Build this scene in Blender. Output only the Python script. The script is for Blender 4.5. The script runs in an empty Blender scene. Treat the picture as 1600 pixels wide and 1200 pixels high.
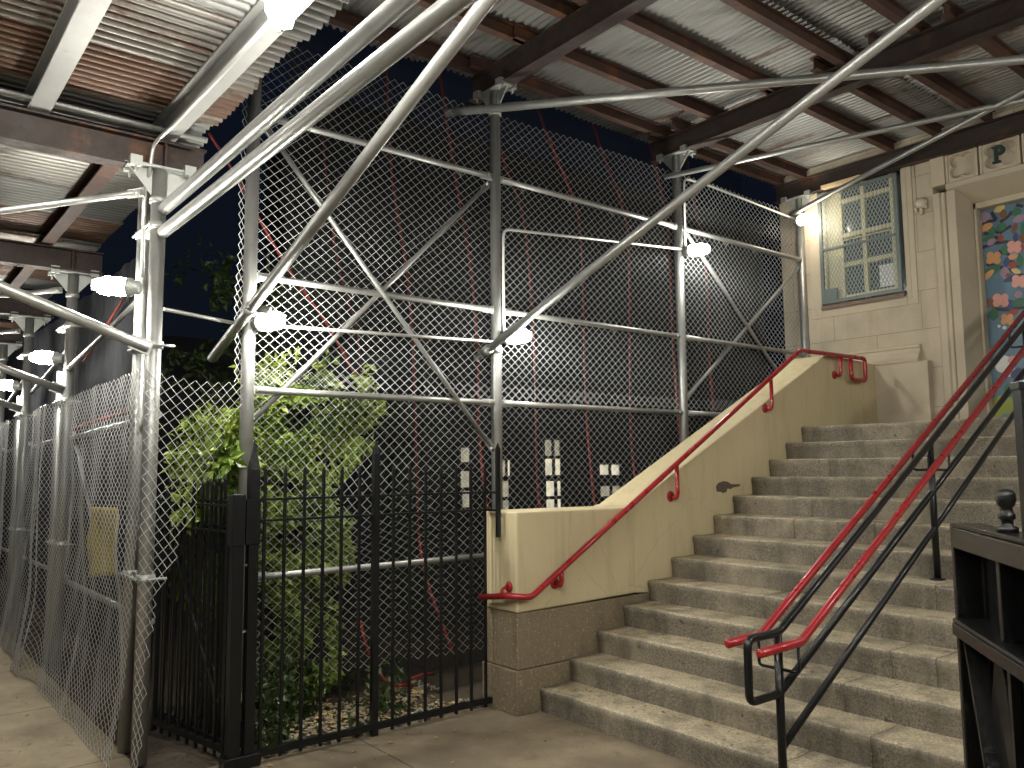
import bpy, bmesh, math, random
from mathutils import Vector, Matrix, noise
S = bpy.context.scene
COL = S.collection
R = math.radians

# ------------------------------------------------------------------ camera
cam_d = bpy.data.cameras.new('camera'); cam = bpy.data.objects.new('camera', cam_d); COL.objects.link(cam)
rt = Vector((0.62540857, 0.78025424, -0.00821194)); up = Vector((0.08330017, -0.05629743, 0.994933)); fw = Vector((-0.77583838, 0.62292369, 0.10020421))
cm = Matrix(((rt.x, up.x, -fw.x, 4.6819), (rt.y, up.y, -fw.y, -3.9903), (rt.z, up.z, -fw.z, 1.7654), (0, 0, 0, 1)))
cam.matrix_world = cm
cam_d.sensor_fit = 'HORIZONTAL'; cam_d.sensor_width = 36; cam_d.lens = 1281.15 / 1600 * 36
cam_d.clip_start = 0.05; cam_d.clip_end = 600
S.camera = cam
# ------------------------------------------------------------------ night sky, moonlight, exposure
W = bpy.data.worlds.new('World'); S.world = W; W.use_nodes = True
wn = W.node_tree.nodes; wl = W.node_tree.links
sky = wn.new('ShaderNodeTexSky'); sky.sky_type = 'NISHITA'; sky.sun_disc = False
sky.sun_elevation = R(-4.0); sky.sun_rotation = R(200)
wn['Background'].inputs['Strength'].default_value = 0.05
glow = wn.new('ShaderNodeMix'); glow.data_type = 'RGBA'; glow.blend_type = 'ADD'; glow.inputs[0].default_value = 1      # navy added over the sky for city glow, flare tint and ambient lift
glow.inputs[7].default_value = (.030, .055, .12, 1); wl.new(sky.outputs['Color'], glow.inputs[6]); wl.new(glow.outputs[2], wn['Background'].inputs['Color'])
sd = bpy.data.lights.new('moon', 'SUN'); sd.energy = 0.004; sd.angle = R(0.5); sd.color = (1, .95, .88)
so = bpy.data.objects.new('moon', sd); COL.objects.link(so); so.rotation_euler = (R(50), 0, R(20))
S.view_settings.view_transform = 'Standard'; S.view_settings.look = 'None'
S.view_settings.gamma = 1; S.view_settings.exposure = 0.5
S.cycles.use_denoising = True
S.cycles.max_bounces = 6; S.cycles.diffuse_bounces = 3; S.cycles.glossy_bounces = 3; S.cycles.transparent_max_bounces = 16
S.cycles.sample_clamp_indirect = 4.0
S.cycles.caustics_reflective = False; S.cycles.caustics_refractive = False
LAMP_POWER = 290.0

# ------------------------------------------------------------------ materials
def new_mat(name):
    m = bpy.data.materials.new(name); m.use_nodes = True
    return m, m.node_tree.nodes, m.node_tree.links, m.node_tree.nodes['Principled BSDF']

def pos_node(n, l, scale=(1, 1, 1), rand=False):
    g = n.new('ShaderNodeNewGeometry'); mp = n.new('ShaderNodeMapping'); mp.inputs['Scale'].default_value = scale
    l.new(g.outputs['Position'], mp.inputs['Vector'])
    if rand:
        oi = n.new('ShaderNodeObjectInfo'); ml = n.new('ShaderNodeMath'); ml.operation = 'MULTIPLY'; ml.inputs[1].default_value = 37.0
        l.new(oi.outputs['Random'], ml.inputs[0]); l.new(ml.outputs[0], mp.inputs['Location'])
    return mp.outputs['Vector']

def noise_node(n, l, vec, scale, detail=6, rough=.6):
    t = n.new('ShaderNodeTexNoise'); t.inputs['Scale'].default_value = scale; t.inputs['Detail'].default_value = detail; t.inputs['Roughness'].default_value = rough
    l.new(vec, t.inputs['Vector']); return t.outputs['Fac']

def ramp(n, l, fac, a, b, ca=(0, 0, 0, 1), cb=(1, 1, 1, 1)):
    r = n.new('ShaderNodeValToRGB'); e = r.color_ramp.elements
    e[0].position = a; e[1].position = b; e[0].color = ca; e[1].color = cb
    l.new(fac, r.inputs['Fac']); return r.outputs['Color']

def mix(n, l, fac, a, b, blend='MIX'):
    x = n.new('ShaderNodeMix'); x.data_type = 'RGBA'; x.blend_type = blend
    if isinstance(fac, (int, float)): x.inputs['Factor'].default_value = fac
    else: l.new(fac, x.inputs['Factor'])
    for k, v in (('A', a), ('B', b)):
        s = [i for i in x.inputs if i.name == k and i.type == 'RGBA'][0]
        if isinstance(v, tuple): s.default_value = v if len(v) == 4 else v + (1,)
        else: l.new(v, s)
    return [o for o in x.outputs if o.type == 'RGBA'][0]

def bump(n, l, p, h, strength, dist=.01, prev=None):
    b = n.new('ShaderNodeBump'); b.inputs['Strength'].default_value = strength; b.inputs['Distance'].default_value = dist
    l.new(h, b.inputs['Height'])
    if prev: l.new(prev, b.inputs['Normal'])
    l.new(b.outputs['Normal'], p.inputs['Normal']); return b.outputs['Normal']

def M_basic(name, col, rough=.5, metal=0., var=.25, vs=5., bs=0., bscale=60., scale=(1, 1, 1), coat=0., spots=None, spec=.5, rvar=0.):
    """base colour broken up by two noises; optional spots = (colour, scale, lo, hi)"""
    m, n, l, p = new_mat(name)
    v = pos_node(n, l, scale)
    f = noise_node(n, l, v, vs)
    c = mix(n, l, f, tuple(x * (1 - var) for x in col), tuple(min(1, x * (1 + var)) for x in col))
    if spots:
        for sp in (spots if isinstance(spots, list) else [spots]):
            f2 = noise_node(n, l, v, sp[1], 8, .65); c = mix(n, l, ramp(n, l, f2, sp[2], sp[3]), c, sp[0])
    l.new(c, p.inputs['Base Color'])
    p.inputs['Roughness'].default_value = rough; p.inputs['Metallic'].default_value = metal
    if rvar:
        r = ramp(n, l, noise_node(n, l, v, vs * 2.3), .3, .7, (rough - rvar,) * 3 + (1,), (min(1, rough + rvar),) * 3 + (1,)); l.new(r, p.inputs['Roughness'])
    if coat: p.inputs['Coat Weight'].default_value = coat; p.inputs['Coat Roughness'].default_value = .08
    p.inputs['Specular IOR Level'].default_value = spec
    if bs: bump(n, l, p, noise_node(n, l, v, bscale, 8, .7), bs)
    return m

galv = M_basic('galvanised_pipe', (.35, .35, .335), .42, .7, .22, 9, .04, 60, rvar=.08, spots=[((.22, .21, .19), 14, .62, .8), ((.30, .22, .14), 5, .68, .82)])
galv_dull = M_basic('galvanised_bracket', (.40, .41, .39), .5, .6, .2, 20, .2, 60, spots=((.2, .17, .13), 20, .6, .8))
wire = M_basic('galvanised_wire', (.58, .58, .57), .36, .45, .25, 14)
beam_rust = M_basic('rusted_beam_steel', (.036, .024, .020), .62, .15, .4, 6, .25, 70, spots=[((.12, .05, .022), 3.2, .56, .72), ((.022, .016, .015), 9, .55, .7)], rvar=.12)
joist_rust = M_basic('rusted_joist_steel', (.068, .034, .024), .68, .1, .4, 7, .25, 70, spots=[((.16, .065, .025), 4, .55, .7), ((.03, .02, .018), 10, .58, .72)])
joist_alu = M_basic('dull_aluminium', (.36, .36, .345), .5, .45, .12, 8, .08, 50, spots=((.26, .25, .23), 11, .6, .75))

def M_deck(name, axis, rust_lo, base=(.28, .275, .26)):
    m, n, l, p = new_mat(name)
    st = (1.2, 9, 9) if axis == 'X' else (9, 1.2, 9)
    v = pos_node(n, l, st, rand=True); v2 = pos_node(n, l, (1, 1, 1))
    c = mix(n, l, noise_node(n, l, v, .8), tuple(x * .7 for x in base), tuple(x * 1.25 for x in base))
    c = mix(n, l, ramp(n, l, noise_node(n, l, v2, 5, 8, .7), .58, .8), c, (.2, .19, .18))
    ad = n.new('ShaderNodeMath'); ad.operation = 'MULTIPLY_ADD'; ad.inputs[1].default_value = .38; l.new(noise_node(n, l, v2, 13, 9, .75), ad.inputs[0])
    sb = n.new('ShaderNodeMath'); sb.operation = 'ADD'; sb.inputs[1].default_value = -.19; l.new(noise_node(n, l, v, .55, 7, .62), sb.inputs[0]); l.new(sb.outputs[0], ad.inputs[2])
    f = ramp(n, l, ad.outputs[0], rust_lo, rust_lo + .10)
    rc = mix(n, l, noise_node(n, l, v, 2.5, 6), (.065, .036, .026), (.18, .092, .052))
    c = mix(n, l, f, c, rc)
    l.new(c, p.inputs['Base Color'])
    inv = n.new('ShaderNodeMath'); inv.operation = 'MULTIPLY_ADD'; inv.inputs[1].default_value = -.65; inv.inputs[2].default_value = .72
    l.new(f, inv.inputs[0]); l.new(inv.outputs[0], p.inputs['Metallic'])
    p.inputs['Roughness'].default_value = .5
    bump(n, l, p, noise_node(n, l, v2, 60, 6), .1)
    return m
deckX = [M_deck('corrugated_clean', 'X', .66), M_deck('corrugated_streaked', 'X', .585), M_deck('corrugated_rusty', 'X', .50, (.33, .32, .30))]
deckY = [M_deck('corrugated_street_clean', 'Y', .66, (.27, .27, .26)), M_deck('corrugated_street_streaked', 'Y', .52, (.27, .255, .235)), M_deck('corrugated_street_rusty', 'Y', .40, (.24, .21, .18))]

def M_stone(name, tread, riser):
    m, n, l, p = new_mat(name)
    v = pos_node(n, l); vs = pos_node(n, l, (3, 3, .55))
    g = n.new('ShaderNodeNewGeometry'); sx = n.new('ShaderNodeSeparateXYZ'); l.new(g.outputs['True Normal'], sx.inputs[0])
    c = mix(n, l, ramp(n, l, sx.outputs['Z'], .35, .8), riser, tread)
    sp = noise_node(n, l, v, 70, 5, .85)
    c = mix(n, l, ramp(n, l, sp, .38, .62, (.55, .55, .56, 1), (1.35, 1.33, 1.28, 1)), (0, 0, 0), c, 'MIX') if False else mix(n, l, 1.0, c, ramp(n, l, sp, .38, .62, (.42, .42, .44, 1), (1.42, 1.40, 1.34, 1)), 'MULTIPLY')
    st = ramp(n, l, noise_node(n, l, vs, 1.6, 8, .65), .45, .68)
    c = mix(n, l, mix(n, l, .75, (0, 0, 0), st), c, tuple(x * .42 for x in riser))
    st2 = ramp(n, l, noise_node(n, l, v, 2.2, 7, .6), .5, .75)
    c = mix(n, l, mix(n, l, .4, (0, 0, 0), st2), c, tuple(x * 1.35 for x in tread))
    c = mix(n, l, ramp(n, l, noise_node(n, l, v, 11, 3, .6), .70, .715), c, tuple(x * .4 for x in riser))
    c = mix(n, l, ramp(n, l, noise_node(n, l, v, 37, 3, .6), .70, .72), c, tuple(x * .45 for x in riser))
    l.new(c, p.inputs['Base Color']); p.inputs['Roughness'].default_value = .78
    h = bump(n, l, p, sp, .25, .004); bump(n, l, p, noise_node(n, l, v, 18, 6), .35, .01, h)
    return m
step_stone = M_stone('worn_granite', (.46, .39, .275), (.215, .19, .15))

def M_plaster(name, col, stain):
    m, n, l, p = new_mat(name)
    v = pos_node(n, l); vz = pos_node(n, l, (5, 5, .6))
    c = mix(n, l, noise_node(n, l, v, 1.7, 7), tuple(x * .86 for x in col), tuple(x * 1.1 for x in col))
    c = mix(n, l, mix(n, l, .75, (0, 0, 0), ramp(n, l, noise_node(n, l, vz, 1.3, 8, .7), .5, .74)), c, stain)
    c = mix(n, l, ramp(n, l, noise_node(n, l, v, 23, 3, .8), .715, .74), c, (.12, .09, .06))
    # hairline cracks
    vo = n.new('ShaderNodeTexVoronoi'); vo.feature = 'DISTANCE_TO_EDGE'; vo.inputs['Scale'].default_value = .9
    nn = n.new('ShaderNodeTexNoise'); nn.inputs['Scale'].default_value = 3; nn.inputs['Detail'].default_value = 6
    l.new(v, nn.inputs['Vector']); l.new(mix(n, l, .12, v, nn.outputs['Color']), vo.inputs['Vector'])
    cr = ramp(n, l, vo.outputs['Distance'], .0015, .004, (1, 1, 1, 1), (0, 0, 0, 1))
    c = mix(n, l, mix(n, l, .28, (0, 0, 0), cr), c, (.20, .16, .10))
    l.new(c, p.inputs['Base Color']); p.inputs['Roughness'].default_value = .72
    h = bump(n, l, p, noise_node(n, l, v, 9, 5), .25, .02); bump(n, l, p, noise_node(n, l, v, 70, 6), .12, .004, h)
    return m
plaster = M_plaster('cream_painted_plaster', (.57, .478, .292), (.40, .33, .20))
granite_base = M_basic('brown_granite', (.20, .155, .098), .75, 0, .35, 50, .3, 60, spots=[((.42, .35, .24), 48, .57, .66), ((.075, .058, .04), 62, .60, .68), ((.085, .066, .045), 2.6, .48, .8)])
bare_patch_m = M_basic('bare_brown_render', (.11, .08, .06), .9, 0, .3, 30, .4, 50)

def M_blocks(name, col):
    m, n, l, p = new_mat(name)
    g = n.new('ShaderNodeNewGeometry'); sx = n.new('ShaderNodeSeparateXYZ'); l.new(g.outputs['Position'], sx.inputs[0])
    cx = n.new('ShaderNodeCombineXYZ'); a = n.new('ShaderNodeMath'); a.operation = 'ADD'; a.inputs[1].default_value = .235
    l.new(sx.outputs['X'], cx.inputs['X']); l.new(sx.outputs['Z'], a.inputs[0]); l.new(a.outputs[0], cx.inputs['Y'])
    b = n.new('ShaderNodeTexBrick'); b.inputs['Scale'].default_value = 1; b.inputs['Brick Width'].default_value = 1.05; b.inputs['Row Height'].default_value = .435
    b.inputs['Mortar Size'].default_value = .0035; b.inputs['Mortar Smooth'].default_value = .3
    b.inputs['Color1'].default_value = tuple(x * .96 for x in col) + (1,); b.inputs['Color2'].default_value = tuple(x * 1.06 for x in col) + (1,); b.inputs['Mortar'].default_value = tuple(x * .45 for x in col) + (1,)
    l.new(cx.outputs[0], b.inputs['Vector'])
    v = pos_node(n, l); vz = pos_node(n, l, (4, 4, .5))
    c = mix(n, l, 1., b.outputs['Color'], ramp(n, l, noise_node(n, l, v, 3, 8, .6), .3, .7, (.84, .84, .84, 1), (1.1, 1.1, 1.1, 1)), 'MULTIPLY')
    c = mix(n, l, mix(n, l, .45, (0, 0, 0), ramp(n, l, noise_node(n, l, vz, 1.2, 7, .7), .5, .75)), c, tuple(x * .6 for x in col))
    l.new(c, p.inputs['Base Color']); p.inputs['Roughness'].default_value = .8
    h = bump(n, l, p, b.outputs['Fac'], -.4, .006); bump(n, l, p, noise_node(n, l, v, 55, 6), .15, .005, h)
    return m
limestone = M_blocks('limestone_blocks', (.48, .41, .305))
limestone_plain = M_basic('limestone_dressed', (.48, .41, .305), .8, 0, .12, 3, .15, 55, spots=((.36, .29, .20), 2.2, .55, .8))

def M_concrete(name, col, bw, bh, off=(0, 0)):
    m, n, l, p = new_mat(name)
    v = pos_node(n, l)
    mp = n.new('ShaderNodeMapping'); mp.inputs['Location'].default_value = (off[0], off[1], 0); l.new(v, mp.inputs['Vector'])
    b = n.new('ShaderNodeTexBrick'); b.offset = 0; b.inputs['Scale'].default_value = 1; b.inputs['Brick Width'].default_value = bw; b.inputs['Row Height'].default_value = bh
    b.inputs['Mortar Size'].default_value = .008; b.inputs['Mortar Smooth'].default_value = .4
    b.inputs['Color1'].default_value = tuple(x * .94 for x in col) + (1,); b.inputs['Color2'].default_value = tuple(x * 1.05 for x in col) + (1,); b.inputs['Mortar'].default_value = tuple(x * .35 for x in col) + (1,)
    l.new(mp.outputs[0], b.inputs['Vector'])
    c = mix(n, l, 1., b.outputs['Color'], ramp(n, l, noise_node(n, l, v, 1.6, 9, .62), .3, .72, (.5, .48, .46, 1), (1.2, 1.2, 1.18, 1)), 'MULTIPLY')
    c = mix(n, l, mix(n, l, .7, (0, 0, 0), ramp(n, l, noise_node(n, l, v, 5.5, 7, .7), .56, .66)), c, tuple(x * .55 for x in col))
    c = mix(n, l, ramp(n, l, noise_node(n, l, v, 26, 4, .75), .62, .67), c, tuple(x * .5 for x in col))
    c = mix(n, l, ramp(n, l, noise_node(n, l, v, 110, 3, .7), .62, .68), c, tuple(x * 1.5 for x in col))
    l.new(c, p.inputs['Base Color']); p.inputs['Roughness'].default_value = .85
    h = bump(n, l, p, b.outputs['Fac'], -.6, .008); bump(n, l, p, noise_node(n, l, v, 90, 6), .25, .004, h)
    return m
walk_conc = M_concrete('sidewalk_concrete', (.36, .295, .205), 1.5, 1.5, (.95, .35))
court_conc = M_concrete('entrance_concrete', (.24, .19, .128), 2.4, 2.0, (.6, 1.3))
asphalt = M_basic('asphalt', (.045, .045, .045), .9, 0, .3, 20, .4, 90)
soil = M_basic('planting_soil', (.06, .045, .03), .95, 0, .5, 20, .6, 60)
black_paint = M_basic('glossy_black_paint', (.006, .0065, .0075), .36, 0, .4, 8, .05, 60, coat=.12, spec=.35, spots=((.018, .016, .014), 12, .62, .72))
gate_paint = M_basic('lumpy_black_paint', (.0045, .0045, .005), .22, 0, .4, 8, .7, 30, coat=.25, spec=.35, spots=((.014, .012, .010), 9, .6, .72))
red_paint = M_basic('red_enamel', (.31, .012, .018), .32, 0, .3, 5, .08, 40, coat=.25, rvar=.1, spots=[((.12, .012, .012), 9, .6, .72), ((.05, .03, .025), 26, .68, .72)])
strap_red = M_basic('red_webbing', (.18, .018, .012), .7, 0, .25, 12)
dark_metal = M_basic('dark_fitting', (.05, .05, .05), .5, .3, .2, 20)
cond = M_basic('lamp_conduit', (.55, .55, .52), .4, .6, .1, 12)
teal_paint = M_basic('teal_grey_paint', (.125, .152, .148), .5, 0, .2, 5, .05, 50, spots=((.06, .10, .10), 7, .6, .75))
cage_wire = M_basic('pale_cage_mesh', (.30, .35, .34), .5, 0, .15, 20)
cream_frame = M_basic('cream_window_paint', (.62, .55, .33), .5, 0, .12, 5)
dark_glass = M_basic('dark_window_glass', (.07, .085, .095), .15, 0, .2, 3, spec=.8)
sill_brown = M_basic('brown_sill', (.16, .115, .085), .7, 0, .3, 9, .15, 50)
door_blue = M_basic('blue_door_paint', (.095, .17, .235), .42, 0, .15, 2.5, .05, 30, spots=((.14, .23, .31), 1.6, .5, .7))
yellow_cloth = M_basic('faded_yellow_plastic', (.46, .36, .07), .7, 0, .25, 6, .1, 30, spots=((.22, .13, .05), 4, .55, .7))
pale_wood = M_basic('pale_lumber', (.55, .42, .25), .75, 0, .25, 4, .1, 60, scale=(1, 1, 6))
white_paper = M_basic('white_paper', (.7, .7, .7), .8)
paper_leaf = M_basic('dry_leaf', (.34, .25, .10), .8, 0, .5, 30)
pebble_m = M_basic('pale_pebbles', (.27, .23, .165), .8, 0, .5, 9)
dark_brick = M_basic('far_dark_brick', (.022, .019, .018), .9, 0, .3, 4)
bark = M_basic('bark', (.07, .055, .04), .9, 0, .4, 12, .5, 30)
far_wall_m = M_basic('painted_dark_hoarding', (.05, .05, .06), .8, 0, .3, 2.5, .2, 12)

def M_leaf(name, a, b):
    m, n, l, p = new_mat(name)
    v = pos_node(n, l)
    c = mix(n, l, ramp(n, l, noise_node(n, l, v, 9, 4, .7), .35, .65), a, b)
    c = mix(n, l, ramp(n, l, noise_node(n, l, v, 2.3, 3), .45, .65), c, tuple(x * .55 for x in a))
    l.new(c, p.inputs['Base Color']); p.inputs['Roughness'].default_value = .42
    tr = n.new('ShaderNodeBsdfTranslucent'); l.new(c, tr.inputs['Color']); ms = n.new('ShaderNodeMixShader'); ms.inputs[0].default_value = .25
    l.new(p.outputs[0], ms.inputs[1]); l.new(tr.outputs[0], ms.inputs[2]); l.new(ms.outputs[0], n['Material Output'].inputs['Surface'])
    return m
leaf_ivy = M_leaf('glossy_leaf', (.10, .185, .022), (.42, .50, .09))
leaf_dark = M_leaf('dark_leaf', (.025, .05, .012), (.07, .10, .025))

def M_net(name, col, open_):
    m, n, l, p = new_mat(name)
    v = pos_node(n, l)
    c = mix(n, l, noise_node(n, l, v, 3, 7), tuple(x * .6 for x in col), tuple(x * 1.5 for x in col))
    l.new(c, p.inputs['Base Color']); p.inputs['Roughness'].default_value = .85
    bump(n, l, p, noise_node(n, l, v, 14, 8, .7), .5, .02)
    t = n.new('ShaderNodeBsdfTransparent'); ms = n.new('ShaderNodeMixShader'); ms.inputs[0].default_value = 1 - open_
    l.new(t.outputs[0], ms.inputs[1]); l.new(p.outputs[0], ms.inputs[2]); l.new(ms.outputs[0], n['Material Output'].inputs['Surface'])
    return m
net_m = M_net('black_debris_net', (.0035, .0042, .0055), .6)
net_thick = M_net('black_street_net', (.032, .034, .040), .12)

def M_emit(name, col, s):
    m, n, l, p = new_mat(name)
    p.inputs['Base Color'].default_value = col + (1,); p.inputs['Emission Color'].default_value = col + (1,); p.inputs['Emission Strength'].default_value = s
    return m
lamp_glow = M_emit('lamp_glow', (1, .98, .885), LAMP_POWER * .72); lamp_full = M_emit('full_lamp_glow', (1, .98, .885), LAMP_POWER * 1.2); lamp_weak = M_emit('weak_lamp_glow', (1, .90, .74), LAMP_POWER * .15)
def M_window_lit(name, s):
    m, n, l, p = new_mat(name)
    v = pos_node(n, l)
    c = mix(n, l, ramp(n, l, noise_node(n, l, v, 3.0, 4), .4, .6), (.95, .85, .6), (.6, .56, .42))
    l.new(c, p.inputs['Emission Color']); p.inputs['Emission Strength'].default_value = s; p.inputs['Base Color'].default_value = (.1, .1, .1, 1)
    return m
lit_bright = M_window_lit('lit_window_bright', 1.15); lit_dim = M_window_lit('lit_window_dim', .5)

# ------------------------------------------------------------------ mesh helpers
class MB:
    def __init__(s): s.v = []; s.f = []; s.mi = []; s.sm = []; s.cur = 0
    def add(s, vs, fs, smooth=False):
        o = len(s.v); s.v.extend([tuple(x) for x in vs])
        for f in fs: s.f.append(tuple(i + o for i in f)); s.mi.append(s.cur); s.sm.append(smooth)
    def box(s, x0, x1, y0, y1, z0, z1):
        vs = [(x, y, z) for x in (x0, x1) for y in (y0, y1) for z in (z0, z1)]
        s.add(vs, [(0, 1, 3, 2), (4, 6, 7, 5), (0, 4, 5, 1), (2, 3, 7, 6), (0, 2, 6, 4), (1, 5, 7, 3)])
    def obox(s, c, ax, h):
        c = Vector(c); a = [Vector(x) for x in ax]
        vs = [c + a[0] * h[0] * i + a[1] * h[1] * j + a[2] * h[2] * k for i in (-1, 1) for j in (-1, 1) for k in (-1, 1)]
        s.add(vs, [(0, 1, 3, 2), (4, 6, 7, 5), (0, 4, 5, 1), (2, 3, 7, 6), (0, 2, 6, 4), (1, 5, 7, 3)])
    def bar(s, p0, p1, w, h, upv=(0, 0, 1)):
        p0 = Vector(p0); p1 = Vector(p1); d = (p1 - p0); L = d.length; d.normalize()
        sd_ = d.cross(Vector(upv))
        if sd_.length < 1e-4: sd_ = d.cross(Vector((0, 1, 0)))
        sd_.normalize(); u = sd_.cross(d).normalized()
        s.obox((p0 + p1) / 2, (d, sd_, u), (L / 2, w / 2, h / 2))
    def tube(s, pts, r, n=12, cap=True):
        pts = [Vector(p) for p in pts]; rs = r if isinstance(r, (list, tuple)) else [r] * len(pts)
        rings = []; prev = None
        for i, p in enumerate(pts):
            if i == 0: t = pts[1] - p
            elif i == len(pts) - 1: t = p - pts[i - 1]
            else: t = (pts[i + 1] - p).normalized() + (p - pts[i - 1]).normalized()
            t.normalize()
            if prev is None:
                a = Vector((0, 0, 1)) if abs(t.z) < .9 else Vector((1, 0, 0)); u = t.cross(a).normalized()
            else: u = (prev - t * prev.dot(t)).normalized()
            prev = u; w = t.cross(u)
            k = 1.0
            if 0 < i < len(pts) - 1:
                ca = max(.3, (pts[i + 1] - p).normalized().dot(t)); k = 1 / ca
            rings.append((p, u, w, rs[i], k, t))
        vs = []
        for (p, u, w, rr, k, t) in rings:
            for j in range(n):
                an = 2 * math.pi * j / n
                vs.append(p + (u * math.cos(an) + w * math.sin(an)) * rr * (1 + (k - 1) * .5))
        fs = [(i * n + j, i * n + (j + 1) % n, (i + 1) * n + (j + 1) % n, (i + 1) * n + j) for i in range(len(pts) - 1) for j in range(n)]
        s.add(vs, fs, True)
        if cap:
            o = len(s.v) - len(vs)
            s.f.append(tuple(o + j for j in range(n))[::-1]); s.mi.append(s.cur); s.sm.append(False)
            s.f.append(tuple(o + (len(pts) - 1) * n + j for j in range(n))); s.mi.append(s.cur); s.sm.append(False)
    def lathe(s, p, axis, prof, n=16):
        p = Vector(p); t = Vector(axis).normalized(); a = Vector((0, 0, 1)) if abs(t.z) < .9 else Vector((1, 0, 0))
        u = t.cross(a).normalized(); w = t.cross(u); vs = []
        for (r, h) in prof:
            for j in range(n):
                an = 2 * math.pi * j / n; vs.append(p + t * h + (u * math.cos(an) + w * math.sin(an)) * max(r, 1e-4))
        fs = [(i * n + j, i * n + (j + 1) % n, (i + 1) * n + (j + 1) % n, (i + 1) * n + j) for i in range(len(prof) - 1) for j in range(n)]
        s.add(vs, fs, True); o = len(s.v) - len(vs)
        s.f.append(tuple(o + j for j in range(n))[::-1]); s.mi.append(s.cur); s.sm.append(False)
        s.f.append(tuple(o + (len(prof) - 1) * n + j for j in range(n))); s.mi.append(s.cur); s.sm.append(False)
    def prism(s, poly, fn, c0, c1):
        k = len(poly); vs = [fn(a, b, c0) for a, b in poly] + [fn(a, b, c1) for a, b in poly]
        s.add(vs, [tuple(range(k))[::-1], tuple(range(k, 2 * k))] + [(i, (i + 1) % k, k + (i + 1) % k, k + i) for i in range(k)])
    def ibeam(s, p0, p1, h, w, tw=.012, tf=.014):
        """bottom centre line p0->p1, upright"""
        p0 = Vector(p0); p1 = Vector(p1); d = (p1 - p0).normalized(); sd_ = d.cross(Vector((0, 0, 1))).normalized(); L = (p1 - p0).length
        hw = w / 2; ht = tw / 2
        poly = [(-hw, 0), (hw, 0), (hw, tf), (ht, tf), (ht, h - tf), (hw, h - tf), (hw, h), (-hw, h), (-hw, h - tf), (-ht, h - tf), (-ht, tf), (-hw, tf)]
        s.prism(poly, lambda a, b, c: p0 + d * c + sd_ * a + Vector((0, 0, b)), 0, L)
    def build(s, name, mats, parent=None, origin=None, bevel=0, fix=True):
        if not isinstance(mats, (list, tuple)): mats = [mats]
        if parent is not None: org = ORG[parent.name]
        elif origin is not None: org = Vector(origin)
        else:
            xs = [v[0] for v in s.v]; ys = [v[1] for v in s.v]; zs = [v[2] for v in s.v]
            org = Vector(((min(xs) + max(xs)) / 2, (min(ys) + max(ys)) / 2, min(zs)))
        me = bpy.data.meshes.new(name)
        me.from_pydata([(v[0] - org.x, v[1] - org.y, v[2] - org.z) for v in s.v], [], s.f)
        for m in mats: me.materials.append(m)
        me.polygons.foreach_set('material_index', s.mi); me.polygons.foreach_set('use_smooth', s.sm)
        if fix:
            b = bmesh.new(); b.from_mesh(me); bmesh.ops.recalc_face_normals(b, faces=b.faces[:]); b.to_mesh(me); b.free()
        me.update()
        o = bpy.data.objects.new(name, me); COL.objects.link(o); ORG[o.name] = org
        if parent is None: o.location = org
        else: o.parent = parent
        if bevel:
            md = o.modifiers.new('bevel', 'BEVEL'); md.width = bevel; md.segments = 2; md.limit_method = 'ANGLE'; md.angle_limit = R(35)
        return o
ORG = {}
def tag(o, label=None, cat=None, group=None, kind=None):
    if label: o['label'] = label
    if cat: o['category'] = cat
    if group: o['group'] = group
    if kind: o['kind'] = kind
    return o
def thing(name, loc, label, cat, group=None):
    o = bpy.data.objects.new(name, None); COL.objects.link(o); o.location = loc; o.empty_display_size = .1
    ORG[o.name] = Vector(loc); return tag(o, label, cat, group)
def fillet(pts, rad, k=5):
    pts = [Vector(p) for p in pts]; out = [pts[0]]
    for i in range(1, len(pts) - 1):
        a = (pts[i - 1] - pts[i]); b = (pts[i + 1] - pts[i]); r = min(rad, a.length * .45, b.length * .45)
        p0 = pts[i] + a.normalized() * r; p1 = pts[i] + b.normalized() * r
        for j in range(k + 1):
            t = j / k; out.append(p0 * (1 - t) ** 2 + pts[i] * 2 * t * (1 - t) + p1 * t * t)
    out.append(pts[-1]); return out
ORDN = ['first', 'second', 'third', 'fourth', 'fifth', 'sixth', 'seventh', 'eighth', 'ninth', 'tenth', 'eleventh', 'twelfth', 'thirteenth', 'fourteenth']
# ================================================================== SETTING
def sheet(name, x0, x1, y0, y1, z, m, nx=1, ny=1):
    b = MB(); vs = [(x0 + (x1 - x0) * i / nx, y0 + (y1 - y0) * j / ny, z) for i in range(nx + 1) for j in range(ny + 1)]
    b.add(vs, [(i * (ny + 1) + j, (i + 1) * (ny + 1) + j, (i + 1) * (ny + 1) + j + 1, i * (ny + 1) + j + 1) for i in range(nx) for j in range(ny)])
    return tag(b.build(name, m, origin=(0, 0, 0)), kind='structure')
sheet('ground', -150, 150, -150, 150, -.14, asphalt)
b = MB(); b.box(-40, 40, -6.2, -2.55, -.3, 0.0); tag(b.build('sidewalk', walk_conc, origin=(0, 0, 0), bevel=.02), kind='structure')
b = MB(); b.box(-.42, 6, -2.55, .6, -.3, 0.0); tag(b.build('entrance_pavement', court_conc, origin=(0, 0, 0)), kind='structure')
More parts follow.
